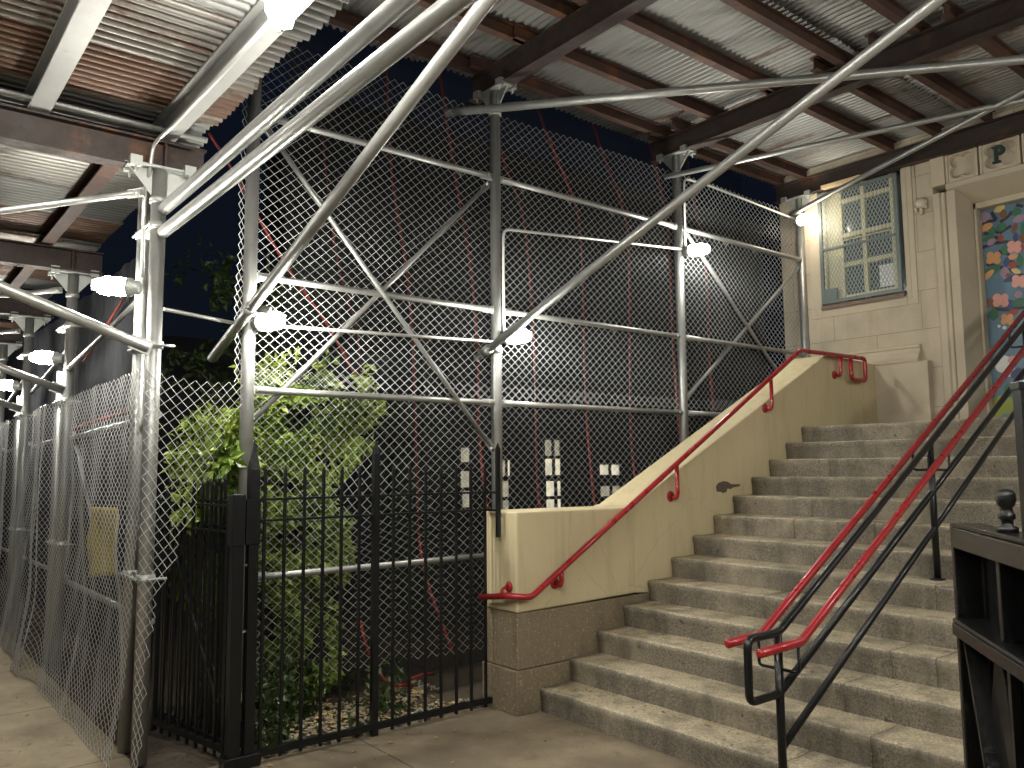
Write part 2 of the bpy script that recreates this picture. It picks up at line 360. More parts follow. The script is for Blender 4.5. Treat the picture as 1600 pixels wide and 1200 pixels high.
# planting bed, gently uneven soil
rnd = random.Random(3)
b = MB(); nx, ny = 60, 60
vs = []
for i in range(nx + 1):
    for j in range(ny + 1):
        x = -40 + 39.58 * (i / nx) ** .35; y = -2.55 + 30 * (j / ny) ** 2
        vs.append((x, y, -.02 + .05 * noise.noise(Vector((x * 2, y * 2, 0))) if i < nx and j > 0 else -.02))
b.add(vs, [(i * (ny + 1) + j, (i + 1) * (ny + 1) + j, (i + 1) * (ny + 1) + j + 1, i * (ny + 1) + j + 1) for i in range(nx) for j in range(ny)], True)
tag(b.build('planting_bed', soil, origin=(0, 0, 0)), kind='structure')

# ================================================================== STAIRCASE
RISE, TREAD = .165, .29522
stair = thing('stone_staircase', (2.1, 0, 0), 'worn grey granite staircase of thirteen steps climbing to the school door', 'staircase')
rs = random.Random(11)
SX0, SX1 = 0.004, 4.25
for i in range(13):
    z1 = (i + 1) * RISE; z0 = z1 - RISE - .04; y0 = i * TREAD; y1 = y0 + TREAD + (.06 if i < 12 else 1.35)
    cuts = [SX0] + sorted(rs.uniform(.5, 3.8) for _ in range(2 if i % 2 else 1)) + [SX1]
    b = MB()
    for a, c in zip(cuts[:-1], cuts[1:]):
        a += .002; c -= .002; nseg = max(3, int((c - a) / .09)); vs = []; K = 0
        for k in range(nseg + 1):
            x = a + (c - a) * k / nseg
            w = .006 * noise.noise(Vector((x * 3.1, i * 7.3, 0))) + .004 * noise.noise(Vector((x * 11, i * 3.3, 5)))
            wz = .004 * noise.noise(Vector((x * 4.1, i * 5.1, 9)))
            chip = max(0, noise.noise(Vector((x * 6, i * 9.7, 3))) - .35) * .03
            pr_ = [(y0 + .012, z0), (y0 + .010 + w * .4, z1 - .075), (y0 + .001 + w + chip * .3, z1 - .05), (y0 - .002 + w + chip * .6, z1 - .022 - chip * .3 + wz), (y0 + .004 + w + chip, z1 - .008 + wz - chip * .5), (y0 + .017 + w, z1 + wz * .8), (y0 + .06, z1 + wz * .6 - .001), (y0 + .17, z1 - .003), (y0 + TREAD, z1 + .001), (y1, z1 + .0005), (y1, z0)]
            K = len(pr_); vs += [(x, yy, zz) for yy, zz in pr_]
        fs = [(k * K + j, k * K + j + 1, (k + 1) * K + j + 1, (k + 1) * K + j) for k in range(nseg) for j in range(K - 1)]
        b.add(vs, fs, True); o = len(b.v) - len(vs)
        for e in (0, nseg):
            b.f.append(tuple(o + e * K + j for j in range(K))); b.mi.append(0); b.sm.append(False)
    b.build('step', step_stone, stair)

# ================================================================== CHEEK WALL (left of the stairs)
ck = thing('cheek_wall', (-.2, 0, 0), 'cream plastered cheek wall with brown granite foot beside the stone steps', 'wall')
TOP = [(-.205, 1.435), (.95, 1.425), (1.02, 1.44), (4.06, 2.92), (4.2, 2.93), (5.2, 2.90)]
def slab(b, poly, x0, x1):  # yz polygon along x
    b.prism(poly, lambda a, c, k: (k, a, c), x0, x1)
b = MB(); slab(b, [(-.205, .715), (1.03, .735)] + [(1.03, 1.444), (.95, 1.425), (-.205, 1.435)], -.402, .006)
b.build('plaster_pier', plaster, ck, bevel=.016)
b = MB(); slab(b, [(1.031, .735), (1.2, .72), (1.2, .1), (5.19, .1), (5.19, 2.90), (4.2, 2.93), (4.06, 2.92), (1.031, 1.444)], -.395, -.002)
b.build('plaster_wall', plaster, ck, bevel=.014)
b = MB(); slab(b, [(-.2, .318), (1.2, .318), (1.2, .72), (-.2, .712)], -.40, 0.0); slab(b, [(-.212, 0), (1.2, 0), (1.2, .312), (-.212, .312)], -.41, 0.003)
b.build('granite_foot', granite_base, ck, bevel=.006)
pts = [(2.10, 1.50), (2.09, 1.58), (2.13, 1.625), (2.22, 1.65), (2.30, 1.64), (2.36, 1.605), (2.45, 1.60), (2.52, 1.60), (2.53, 1.575), (2.47, 1.56), (2.40, 1.555), (2.35, 1.53), (2.29, 1.54), (2.27, 1.49), (2.21, 1.475), (2.17, 1.495)]
pts = [(2.31 + (y - 2.31) * .82, 1.555 + (z - 1.55) * .62) for y, z in pts]
b = MB(); slab(b, pts, -.004, .0005); b.build('bare_patch', bare_patch_m, ck)
# the far cheek wall (beyond the right edge of the photograph's stairs)
# ================================================================== WALL HANDRAIL
hr = thing('wall_handrail', (.08, -.2, .8), 'red tubular handrail bracketed along the cream cheek wall', 'handrail')
b = MB(); b.tube(fillet([(-.34, -.275, .80), (-.02, -.275, .845), (.075, -.2, .84), (.08, -.13, .835), (.08, 3.46, 2.915), (.08, 4.74, 2.93), (.08, 4.74, 2.68), (.08, 4.44, 2.68), (.08, 4.44, 2.90)], .05), .0225, 14)
b.build('rail', red_paint, hr)
for (y, z, dz) in ((.16, 1.0, .10), (1.5, 1.775, .27), (2.93, 2.605, .29), (4.23, 2.925, .20)):
    b = MB(); b.tube(fillet([(.08, y, z), (.08, y, z - dz + .02), (.065, y, z - dz - .02), (.02, y, z - dz - .004)], .04), .0185, 10); b.lathe((-.004, y, z - dz - .004), (1, 0, 0), [(.045, 0), (.045, .010), (.03, .022)], 16)
    b.build('bracket', red_paint, hr)
b = MB(); b.tube(fillet([(-.08, -.275, .845), (-.08, -.275, .89), (-.08, -.21, .895)], .03), .012, 8); b.lathe((-.08, -.206, .895), (0, -1, 0), [(.038, 0), (.038, .01), (.02, .02)], 14); b.build('bracket', red_paint, hr)

# ================================================================== CENTRE HANDRAIL
ch = thing('centre_handrail', (2.1, -.14, 0), 'black pipe railing with two red grab rails running up the middle of the steps', 'handrail')
X = 2.1; sl = .5485
top = lambda y: .88 + sl * (y + .14)
b = MB(); b.tube(fillet([(X, -.15, .575), (X, -.405, .575), (X, -.405, .885), (X, -.13, .885), (X, 5.0, top(5.0))], .05), .0215, 14); b.build('top_rail', black_paint, ch)
b = MB(); b.tube([(X, -.13, .585), (X, 5.0, .585 + .534 * 5.13)], .0215, 12); b.build('middle_rail', black_paint, ch)
b = MB(); b.tube([(X, -.125, .31), (X, 5.0, .31 + .5545 * 5.12)], .0195, 12); b.build('lower_rail', black_paint, ch)
for y in (-.14, 1.72, 3.55, 4.95):
    zb = 0 if y < 0 else (int(y / TREAD) + 1) * RISE if y < 3.6 else 13 * RISE
    b = MB(); b.tube([(X, y, zb), (X, y, top(y))], .0225, 14); b.lathe((X, y, zb), (0, 0, 1), [(.05, 0), (.05, .006), (.028, .012)], 16)
    po = b.build('post', black_paint, ch)
    b = MB()
    for sx in (-1, 1):
        b.tube(fillet([(X, y, top(y) - .18), (X + sx * .12, y, top(y) - .18), (X + sx * .12, y, top(y) - .05)], .025), .0085, 8)
    b.build('rail_bracket', black_paint, po)
for sx in (-1, 1):
    xx = X + .12 * sx; y0 = -.40 if sx < 0 else -.47
    b = MB(); b.tube([(xx, y0, .845), (xx, -.12, .852), (xx, -.10, .86), (xx, 5.0, .86 + sl * 5.10)], .0225, 14); b.lathe((xx, y0, .845), (0, -1, 0), [(.0225, -.002), (.023, .004), (.012, .012)], 14)
    b.build('red_rail', red_paint, ch)

# ================================================================== SCHOOL FRONT
bl = thing('school_building', (1, 5.2, 0), 'beige limestone school front with caged window, bell and painted blue door', 'building')
ZL = 13 * RISE
def plan(b, poly, z0, z1): b.prism(poly, lambda a, c, k: (a, c, k), z0, z1)
WX0, WX1, WZ0, WZ1 = -.66, .38, 3.66, 5.10   # window opening
SX_0, SX_1, SZ0 = -.80, .50, 3.54            # stone surround
# wall body left of the doorway, around the window opening
b = MB()
b.box(-1.2, SX_0, 5.2, 5.7, -.2, 7.4); b.box(SX_0, SX_1, 5.2, 5.7, -.2, SZ0); b.box(SX_0, SX_1, 5.2, 5.7, 5.2, 7.4); b.box(SX_1, .72, 5.2, 5.7, -.2, 7.4)
b.box(-1.2, -.8, 5.7, 14, -.2, 7.4)
b.build('wall', limestone, bl)
# doorway pier with fillets, groove and splayed jamb
b = MB()
plan(b, [(.72, 5.172), (.735, 5.16), (.80, 5.16), (.815, 5.185), (.845, 5.185), (.855, 5.21), (.868, 5.18), (.955, 5.18), (1.02, 5.50), (1.02, 5.9), (.72, 5.9)], ZL, 4.72)
b.build('door_pier', limestone_plain, bl, bevel=.004)
b = MB(); plan(b, [(.72, 5.172), (.80, 5.165), (.815, 5.18), (.845, 5.18), (.855, 5.21), (.868, 5.18), (2.2, 5.18), (2.2, 5.9), (.72, 5.9)], 4.80, 4.802)
b.prism([(5.18, 4.80), (5.18, 4.745), (5.5, 4.60), (5.9, 4.60), (5.9, 4.80)], lambda a, c, k: (k, a, c), .868, 3.3)
b.build('lintel', limestone_plain, bl, bevel=.005)
b = MB(); plan(b, [(3.2, 5.5), (3.26, 5.18), (3.5, 5.16), (6.5, 5.2), (6.5, 5.9), (3.2, 5.9)], ZL, 4.8); b.box(.72, 6.5, 5.28, 5.9, 4.802, 7.4); b.box(.72, 6.5, 5.2, 5.9, 5.28, 7.4)
b.build('wall', limestone, bl)
b = MB(); b.box(.72, .868, 5.165, 5.26, 4.803, 5.28); b.build('frieze_post', limestone_plain, bl, bevel=.006)
# frieze of quatrefoil panels
def quatre(t):
    best = 0
    for k in range(4):
        cx, cy = .60 * math.cos(math.pi / 4 + k * math.pi / 2), .60 * math.sin(math.pi / 4 + k * math.pi / 2)
        r = .48; dx, dy = math.cos(t), math.sin(t); bq = dx * cx + dy * cy; cq = cx * cx + cy * cy - r * r; D = bq * bq - cq
        if D > 0: best = max(best, bq + math.sqrt(D))
    return max(best, .46)
def panel(x0, x1, z0, z1, letter):
    cx, cz = (x0 + x1) / 2, (z0 + z1) / 2; hx, hz = (x1 - x0) / 2, (z1 - z0) / 2; N = 96; b = MB(); A = []; B = []; C = []; Bi = []
    for k in range(N):
        t = 2 * math.pi * (k + .5) / N; dx, dz = math.cos(t), math.sin(t); s = 1 / max(abs(dx), abs(dz)); A.append((cx + dx * s * hx, 5.2, cz + dz * s * hz))
        q = min(quatre(t), s * .97); B.append((cx + dx * q * hx, 5.2, cz + dz * q * hz)); Bi.append((cx + dx * q * hx * .93, 5.235, cz + dz * q * hz * .93)); C.append((cx + dx * q * hx * .93, 5.262, cz + dz * q * hz * .93))
    vs = A + B + Bi + C
    fs = [(r * N + k, r * N + (k + 1) % N, (r + 1) * N + (k + 1) % N, (r + 1) * N + k) for r in range(3) for k in range(N)]
    b.add(vs, fs, False); o = len(b.v) - N
    b.f.append(tuple(o + k for k in range(N))); b.mi.append(0); b.sm.append(False)
    pn = b.build('frieze_panel', limestone_plain, bl)
    b = MB(); b.box(x0 - .03, x0, 5.185, 5.26, z0 - .02, z1 + .03); b.box(x1, x1 + .03, 5.185, 5.26, z0 - .02, z1 + .03); b.box(x0, x1, 5.188, 5.26, z1, z1 + .03); b.box(x0, x1, 5.188, 5.26, z0 - .02, z0); b.build('panel_rim', limestone_plain, pn, bevel=.008)
    if letter:
        b = MB(); y0, y1 = 5.200, 5.235; zb, zt = cz - .085, cz + .095; xs = cx - .055
        b.box(xs, xs + .034, y0, y1, zb, zt); b.box(xs - .02, xs + .056, y0 - .001, y1, zb, zb + .02); b.box(xs - .02, xs + .03, y0 - .001, y1, zt - .02, zt + .001)
        n_ = 18; out = []; inn = []; zc = (zt + zb) / 2 + .042; ro, ri = .0525, .024
        for k in range(n_ + 1):
            t = math.pi / 2 - math.pi * k / n_; out.append((xs + .05 + math.cos(t) * ro * 1.05, zc + math.sin(t) * ro)); inn.append((xs + .05 + math.cos(t) * ri * 1.1, zc + math.sin(t) * ri))
        poly = [(xs + .03, zc + ro)] + out + [(xs + .03, zc - ro), (xs + .03, zc - ri)] + inn[::-1] + [(xs + .03, zc + ri)]
        b.prism(poly, lambda a, c, k: (a, k, c), y0 - .0015, y1); b.build('letter', M_basic('letter_green', (.025, .055, .05), .4, .3, .3, 30), pn, bevel=.003)
panel(.90, 1.17, 4.83, 5.13, False); panel(1.25, 1.58, 4.83, 5.13, True); panel(1.66, 1.99, 4.83, 5.13, False); panel(2.07, 2.40, 4.83, 5.13, False)
# stone window surround
b = MB()
for (x0, x1, z0, z1) in ((SX_0, WX0, SZ0, 5.2), (WX1, SX_1, SZ0, 5.2), (WX0, WX1, SZ0, WZ0)):
    b.box(x0, x1, 5.185, 5.45, z0, z1)
b.box(WX1 + .045, WX1 + .06, 5.178, 5.19, SZ0 + .07, 5.2)
so_ = b.build('window_surround', limestone_plain, bl, bevel=.01)
# window behind the cage
wd = MB(); 
def fr(x0, x1, z0, z1, y0=5.28, y1=5.33): wd.box(x0, x1, y0, y1, z0, z1)
fr(WX0, WX0 + .05, WZ0, 5.2); fr(WX1 - .045, WX1, WZ0, 5.2); fr(WX0, WX1, WZ0, WZ0 + .05, 5.275, 5.33); fr(-.46, -.395, WZ0 + .05, 5.2, 5.27, 5.33)
fr(-.155, -.105, WZ0 + .05, 5.2, 5.272, 5.33); fr(.20, .245, WZ0 + .05, 5.2, 5.274, 5.33)
for z in (3.74, 4.14, 4.50, 4.93): fr(-.395, .20, z, z + .055, 5.276, 5.33)
fr(-.395, .20, 4.46, 4.475, 5.255, 5.33)
win = wd.build('window', cream_frame, bl, bevel=.004)
b = MB(); b.box(WX0, WX1, 5.335, 5.345, WZ0, 5.2); b.build('pane', dark_glass, win)
b = MB(); b.box(.02, .19, 5.30, 5.304, 3.82, 4.08); b.build('paper_notice', white_paper, win)
b = MB(); b.box(WX0 + .05, -.46, 5.29, 5.30, 3.72, 5.1); b.build('side_panel', cream_frame, win)
b = MB(); b.prism([(5.20, 3.70), (5.20, 3.655), (5.14, 3.63), (5.14, 3.675)], lambda a, c, k: (k, a, c), WX0 + .01, WX1 - .01); b.box(WX0 + .01, WX1 - .01, 5.2, 5.28, 3.63, 3.70); b.build('sill', sill_brown, win, bevel=.004)
# expanded metal cage
cg = MB(); F = .042
cg.box(-.645, -.645 + F, 5.155, 5.18, 3.70, 5.085); cg.box(.345 - F, .345, 5.155, 5.18, 3.70, 5.085); cg.box(-.645 + F, .345 - F, 5.157, 5.178, 5.085 - F, 5.085); cg.box(-.645 + F, .345 - F, 5.157, 5.178, 3.70, 3.70 + F); cg.box(-.645 + F, .345 - F, 5.154, 5.178, 4.36, 4.385)
cg.box(-.645 + F, -.44, 5.156, 5.176, 3.742, 3.88)
cage = cg.build('window_cage', teal_paint, bl, bevel=.002)
b = MB(); dx, dz = .044, .084; x0, x1, z0, z1 = -.645 + F, .345 - F, 3.74, 5.045
nxs = int((x1 - x0) / (dx / 2)); nzs = int((z1 - z0) / (dz / 2))
for i in range(nxs):
    pp = []
    for j in range(nzs + 1):
        pp.append((x0 + (i + ((j + i) % 2)) * dx / 2, 5.168 + .0008 * ((j + i) % 2), z0 + j * dz / 2))
    for a, c in zip(pp[:-1], pp[1:]):
        w = .0042; b.add([(a[0] - w, a[1], a[2]), (a[0] + w, a[1], a[2]), (c[0] + w, c[1], c[2]), (c[0] - w, c[1], c[2]), (a[0] - w, a[1] + .003, a[2]), (a[0] + w, a[1] + .003, a[2]), (c[0] + w, c[1] + .003, c[2]), (c[0] - w, c[1] + .003, c[2])], [(0, 1, 2, 3), (7, 6, 5, 4), (0, 3, 7, 4), (1, 5, 6, 2)])
b.build('expanded_mesh', cage_wire, cage, fix=False)
# plinth with moulded cap
b = MB(); b.box(-.002, .60, 5.10, 5.2, ZL - .05, 2.885); b.build('plinth', limestone_plain, bl, bevel=.006)
b = MB(); b.prism([(5.2, 2.885), (5.085, 2.885), (5.085, 2.915), (5.10, 2.93), (5.12, 2.97), (5.15, 3.0), (5.155, 3.04), (5.14, 3.05), (5.14, 3.075), (5.2, 3.09)], lambda a, c, k: (k, a, c), -.39, .50); b.build('plinth_cap', limestone_plain, bl)
# bell and its conduit
b = MB(); b.lathe((.60, 5.2, 4.66), (0, -1, 0), [(.062, 0), (.064, .02), (.058, .045), (.04, .062), (.012, .07)], 24); be = b.build('alarm_bell', M_basic('bell_paint', (.50, .44, .33), .5, .1, .15, 20), bl)
b = MB(); b.box(.585, .615, 5.155, 5.2, 4.53, 4.60); b.lathe((.60, 5.17, 4.52), (0, 0, 1), [(.012, 0), (.02, .02), (.02, .03)], 12); b.box(.635, .665, 5.16, 5.2, 4.585, 4.62); b.build('bell_striker', limestone_plain, be, bevel=.004)
b = MB(); b.tube([(.535, 5.19, 4.62), (.535, 5.19, 5.15)], .009, 8); b.lathe((.535, 5.19, 4.62), (0, 0, 1), [(.018, -.05), (.018, .03)], 10); b.build('bell_conduit', limestone_plain, be)
# door frame and doors
b = MB(); b.box(1.02, 1.05, 5.47, 5.6, ZL, 4.60); b.box(1.0, 1.022, 5.49, 5.52, ZL, 4.62); b.box(1.02, 3.2, 5.47, 5.6, 4.535, 4.60); b.box(3.17, 3.2, 5.47, 5.6, ZL, 4.60); b.box(1.05, 3.17, 5.5, 5.7, ZL - .02, ZL + .03)
b.build('door_frame', limestone_plain, bl, bevel=.006)
MURAL= [(1.244, 4.505, 0.049, 0.033, 15, 'yel'), (1.279, 4.438, 0.031, 0.044, 0, 'bro'), (1.412, 4.427, 0.041, 0.048, 20, 'gre'), (1.078, 4.448, 0.066, 0.048, 10, 'mau'), (1.43, 4.352, 0.056, 0.035, 15, 'mau'), (1.104, 4.334, 0.056, 0.033, 20, 'ora'), (1.247, 4.3, 0.049, 0.039, 20, 'gre'), (1.378, 4.26, 0.026, 0.048, -20, 'bro'), (1.157, 4.272, 0.026, 0.048, -10, 'gre'), (1.121, 4.209, 0.056, 0.035, 15, 'gre'), (1.24, 4.182, 0.026, 0.035, 0, 'red'), (1.383, 4.158, 0.024, 0.046, 0, 'nav'), (1.443, 4.131, 0.023, 0.044, 10, 'bro'), (1.052, 4.152, 0.038, 0.035, -20, 'ora'), (1.142, 4.159, 0.041, 0.031, 30, 'mau'), (1.271, 4.051, 0.034, 0.052, 0, 'gre'), (1.418, 4.032, 0.03, 0.039, 0, 'red'), (1.37, 4.004, 0.049, 0.026, 10, 'mau'), (1.343, 3.953, 0.045, 0.024, 5, 'ora'), (1.278, 3.909, 0.028, 0.048, -10, 'nav'), (1.409, 3.895, 0.03, 0.066, 0, 'gre'), (1.338, 3.866, 0.038, 0.031, 0, 'red'), (1.053, 3.905, 0.066, 0.031, 15, 'red'), (1.131, 3.846, 0.075, 0.048, 15, 'gre'), (1.087, 3.801, 0.066, 0.026, 38, 'ora'), (1.255, 3.795, 0.041, 0.057, 0, 'mau'), (1.364, 3.792, 0.045, 0.023, -30, 'yel'), (1.305, 3.724, 0.061, 0.028, 20, 'nav'), (1.1, 3.488, 0.031, 0.057, 25, 'bro'), (1.287, 3.441, 0.057, 0.048, 0, 'nav'), (1.373, 3.453, 0.06, 0.044, 10, 'gre'), (1.305, 3.351, 0.053, 0.031, 20, 'red'), (1.117, 3.363, 0.045, 0.057, 0, 'gre'), (1.371, 3.539, 0.034, 0.035, 0, 'mau'), (1.461, 4.231, 0.023, 0.061, 0, 'gre'), (1.284, 3.763, 0.022, 0.022, 0, 'bro'), (1.335, 4.092, 0.033, 0.031, 0, 'pin'), (1.399, 4.078, 0.028, 0.031, 0, 'pin'), (1.329, 4.037, 0.028, 0.031, 0, 'pin'), (1.398, 4.023, 0.028, 0.031, 0, 'pin'), (1.365, 4.049, 0.028, 0.031, 0, 'pin'), (1.122, 4.016, 0.03, 0.033, 0, 'ora'), (1.192, 4.002, 0.03, 0.033, 0, 'ora'), (1.115, 3.957, 0.03, 0.033, 0, 'ora'), (1.191, 3.942, 0.03, 0.033, 0, 'ora'), (1.154, 3.97, 0.035, 0.033, 0, 'ora'), (1.356, 3.715, 0.03, 0.033, 0, 'pin'), (1.423, 3.703, 0.03, 0.029, 0, 'pin'), (1.349, 3.657, 0.03, 0.033, 0, 'pin'), (1.422, 3.644, 0.03, 0.033, 0, 'pin'), (1.387, 3.671, 0.03, 0.033, 0, 'pin'), (1.162, 3.542, 0.037, 0.035, 0, 'pin'), (1.236, 3.53, 0.032, 0.035, 0, 'pin'), (1.155, 3.48, 0.032, 0.035, 0, 'pin'), (1.235, 3.467, 0.032, 0.035, 0, 'pin'), (1.197, 3.495, 0.032, 0.035, 0, 'pin'), (1.219, 3.321, 0.026, 0.029, 0, 'ora'), (1.278, 3.312, 0.026, 0.029, 0, 'ora'), (1.213, 3.27, 0.026, 0.029, 0, 'ora'), (1.278, 3.261, 0.026, 0.029, 0, 'ora'), (1.246, 3.283, 0.031, 0.029, 0, 'ora'), (1.163, 3.226, 0.013, 0.014, 0, 'whi'), (1.215, 3.203, 0.018, 0.016, 0, 'whi'), (1.181, 2.813, 0.076, 0.08, 0, 'whi'), (1.226, 2.743, 0.057, 0.06, 0, 'whi'), (1.272, 2.847, 0.038, 0.04, 0, 'pin'), (1.144, 2.381, 0.095, 0.085, 0, 'oli'), (1.08, 2.319, 0.066, 0.06, 0, 'oli'), (1.241, 2.353, 0.066, 0.07, 0, 'oli'), (1.233, 2.537, 0.057, 0.06, 0, 'gre'), (1.32, 2.691, 0.066, 0.06, 0, 'nav')]
BRANCH= [[(1.033, 4.116), (1.189, 4.14), (1.307, 4.127), (1.448, 4.026)], [(1.048, 4.365), (1.227, 4.242), (1.349, 4.293)], [(1.079, 3.927), (1.212, 3.865), (1.319, 3.809), (1.437, 3.726)], [(1.128, 3.422), (1.261, 3.388), (1.415, 3.394)], [(1.042, 4.393), (1.205, 4.39), (1.162, 4.49)], [(1.242, 4.354), (1.341, 4.41), (1.367, 4.447)], [(1.409, 4.507), (1.476, 4.472)], [(1.207, 4.038), (1.314, 3.985)], [(1.076, 4.277), (1.216, 4.183)], [(1.31, 3.916), (1.412, 3.825)]]
PAL = {'yel': (.55, .42, .16), 'bro': (.17, .065, .03), 'gre': (.035, .13, .07), 'mau': (.30, .20, .26), 'ora': (.58, .28, .12), 'nav': (.035, .055, .15), 'red': (.28, .045, .035), 'pin': (.62, .30, .25), 'whi': (.68, .66, .62), 'oli': (.26, .29, .04)}
pk = list(PAL); pm = [M_basic('mural_' + k, PAL[k], .5, 0, .2, 14) for k in pk] + [M_basic('mural_branch', (.03, .022, .035), .5, 0, .3, 20)]
rm = random.Random(8); extra = []
for k in range(90):
    extra.append((rm.uniform(1.5, 2.05), rm.uniform(2.9, 4.5), rm.uniform(.03, .06), rm.uniform(.025, .05), rm.uniform(-40, 40), rm.choice(pk[:8])))
def door(x0, x1, els, brs):
    b = MB(); b.box(x0, x1, 5.575, 5.63, ZL + .035, 4.53); d = b.build('door', door_blue, bl, bevel=.003)
    b = MB(); yy = 5.5735
    b.cur = len(pk)
    for pl in brs:
        for (p, q) in zip(pl[:-1], pl[1:]):
            dx, dz = q[0] - p[0], q[1] - p[1]; L_ = math.hypot(dx, dz); nx_, nz_ = -dz / L_ * .016, dx / L_ * .016
            b.add([(p[0] + nx_ * 1.3, yy, p[1] + nz_ * 1.3), (p[0] - nx_ * 1.3, yy, p[1] - nz_ * 1.3), (q[0] - nx_, yy, q[1] - nz_), (q[0] + nx_, yy, q[1] + nz_)], [(0, 1, 2, 3)]); yy -= .00006
    for (x, z, w, h, a, c) in els:
        if not (x0 + .01 < x < x1 - .01): continue
        b.cur = pk.index(c); ca, sa = math.cos(R(a)), math.sin(R(a)); vs = []
        for k in range(20):
            t = 2 * math.pi * k / 20; u_, v_ = math.cos(t) * w * 1.18, math.sin(t) * h * 1.18
            if c not in ('pin', 'whi', 'oli', 'ora'): (u_, v_) = (u_, v_ * (1 - .25 * abs(math.cos(t)))) if w > h else (u_ * (1 - .25 * abs(math.sin(t))), v_)
            xx = min(max(x + u_ * ca - v_ * sa, x0 + .003), x1 - .003); vs.append((xx, yy, z + u_ * sa + v_ * ca))
        b.add(vs, [tuple(range(20))]); yy -= .00006
    b.build('mural', pm, d, fix=False)
    return d
d1 = door(1.052, 2.105, MURAL + extra, BRANCH); d2 = door(2.115, 3.168, [(x + 1.06, z, w, h, a, c) for x, z, w, h, a, c in MURAL + extra], [])
for z in (4.41, 3.42, 2.61):
    b = MB(); b.tube([(1.056, 5.563, z - .06), (1.056, 5.563, z + .06)], .009, 8); b.build('hinge', galv_dull, d1)
b = MB(); b.tube(fillet([(2.03, 5.575, 3.15), (2.03, 5.52, 3.15), (2.03, 5.52, 3.40), (2.03, 5.575, 3.40)], .03), .011, 8); b.build('pull_handle', galv_dull, d1)
b = MB(); b.tube(fillet([(2.19, 5.575, 3.15), (2.19, 5.52, 3.15), (2.19, 5.52, 3.40), (2.19, 5.575, 3.40)], .03), .011, 8); b.build('pull_handle', galv_dull, d2)
# timber blocking above the window
b = MB(); b.box(-.55, -.05, 5.09, 5.165, 5.118, 5.16); tag(b.build('timber_batten', pale_wood, bevel=.003), 'short pale timber batten wedged under the last beam above the caged window', 'timber')
# ================================================================== ENTRANCE SHED: posts, beams, joists, deck
FX = -.9
PY = [-1.87, .32, 2.80, 5.17]
PDESC = ['tall scaffold post rising out of the leafy bush', 'tall scaffold post standing behind the low end of the cheek wall', 'tall scaffold post standing behind the sloping part of the cheek wall', 'scaffold post standing hard against the school wall']
def ring_clamp(b, c, axis, r, w=.05):
    b.lathe(Vector(c) - Vector(axis) * w / 2, axis, [(r + .002, 0), (r + .012, .003), (r + .012, w - .003), (r + .002, w)], 16)
def coupler(b, c, axis, r, side):
    ring_clamp(b, c, axis, r); s = Vector(side).normalized(); c = Vector(c)
    b.obox(c + s * (r + .03), (s, Vector(axis), s.cross(Vector(axis))), (.03, .022, .026)); b.tube([c + s * (r + .02) + Vector((0, 0, .0)), c + s * (r + .10)], .008, 8)
def shed_post(x, y, ztop, label, bdir, r=.046, extra=None, group='scaffold posts of the entrance shed'):
    t = thing('scaffold_post', (x, y, 0), label, 'post', group)
    b = MB(); b.tube([(x, y, 0), (x, y, ztop)], r, 20); b.build('pipe', galv, t)
    
    if y > -2.3:
        b = MB(); b.box(x - .09, x + .09, y - .09, y + .09, 0, .012); b.tube([(x, y, .012), (x, y, .10)], r + .008, 16); b.build('base_plate', galv_dull, t)
    d = Vector(bdir); sd_ = Vector((-d.y, d.x, 0)); b = MB(); P = Vector((x, y, ztop))
    b.obox(P + Vector((0, 0, .006)), (d, sd_, Vector((0, 0, 1))), (.20, .075, .006))
    for s in (-1, 1):
        q0 = P + d * s * (r + .001); q1 = P + d * s * .19
        b.add([q0 + sd_ * .005, q1 + sd_ * .005, q0 + sd_ * .005 - Vector((0, 0, .17)), q0 - sd_ * .005, q1 - sd_ * .005, q0 - sd_ * .005 - Vector((0, 0, .17))], [(0, 1, 2), (5, 4, 3), (0, 3, 4, 1), (1, 4, 5, 2), (2, 5, 3, 0)])
    hd = b.build('beam_bracket', galv_dull, t)
    for s in (-1, 1):
        for q in (-1, 1):
            b = MB(); c = P + d * s * .165 + sd_ * q * .072; b.obox(c + Vector((0, 0, .012)), (d, sd_, Vector((0, 0, 1))), (.035, .022, .032)); b.tube([c - Vector((0, 0, .055)), c + Vector((0, 0, .05))], .008, 8)
            b.build('flange_clamp', galv_dull, hd)
    b = MB(); ring_clamp(b, (x, y, ztop - .2), (0, 0, 1), r, .04); b.build('collar', galv_dull, t)
    return t
for y, lab in zip(PY, PDESC): shed_post(FX, y, 5.105, lab, (1, 0, 0))
BZ = 5.119
BEAMN = ['dark rusted beam nearest the street, over the bush post', 'dark rusted beam over the post at the low end of the cheek wall', 'dark rusted beam over the post behind the sloping cheek wall', 'dark rusted beam nearest the school wall, cutting across the caged window top']
for y, lab in zip(PY, BEAMN):
    b = MB(); b.ibeam((-1.22, y, BZ), (5.6, y, BZ), .215, .125, .011, .013)
    tag(b.build('steel_beam', beam_rust), lab, 'beam', 'dark beams of the entrance shed')
JZ = BZ + .2165; JH = .12
jx = [-1.10, -.47, .27, .98, 1.65, 2.35, 3.05, 3.75, 4.45, 5.15]
jx2 = [-1.13, -.80, .32, .85, 1.37, 2.0, 2.7, 3.4, 4.2, 5.0]
jx0 = [-1.09, -.43, .10, .80, 1.5, 2.2, 2.9, 3.6, 4.3, 5.0]
bays = [(PY[0] - .35, PY[1] + .16, jx0, 'bay over the pavement'), (PY[1] - .18, PY[2] + .17, jx, 'middle bay over the steps'), (PY[2] - .16, PY[3] + .3, jx2, 'bay beside the school wall')]
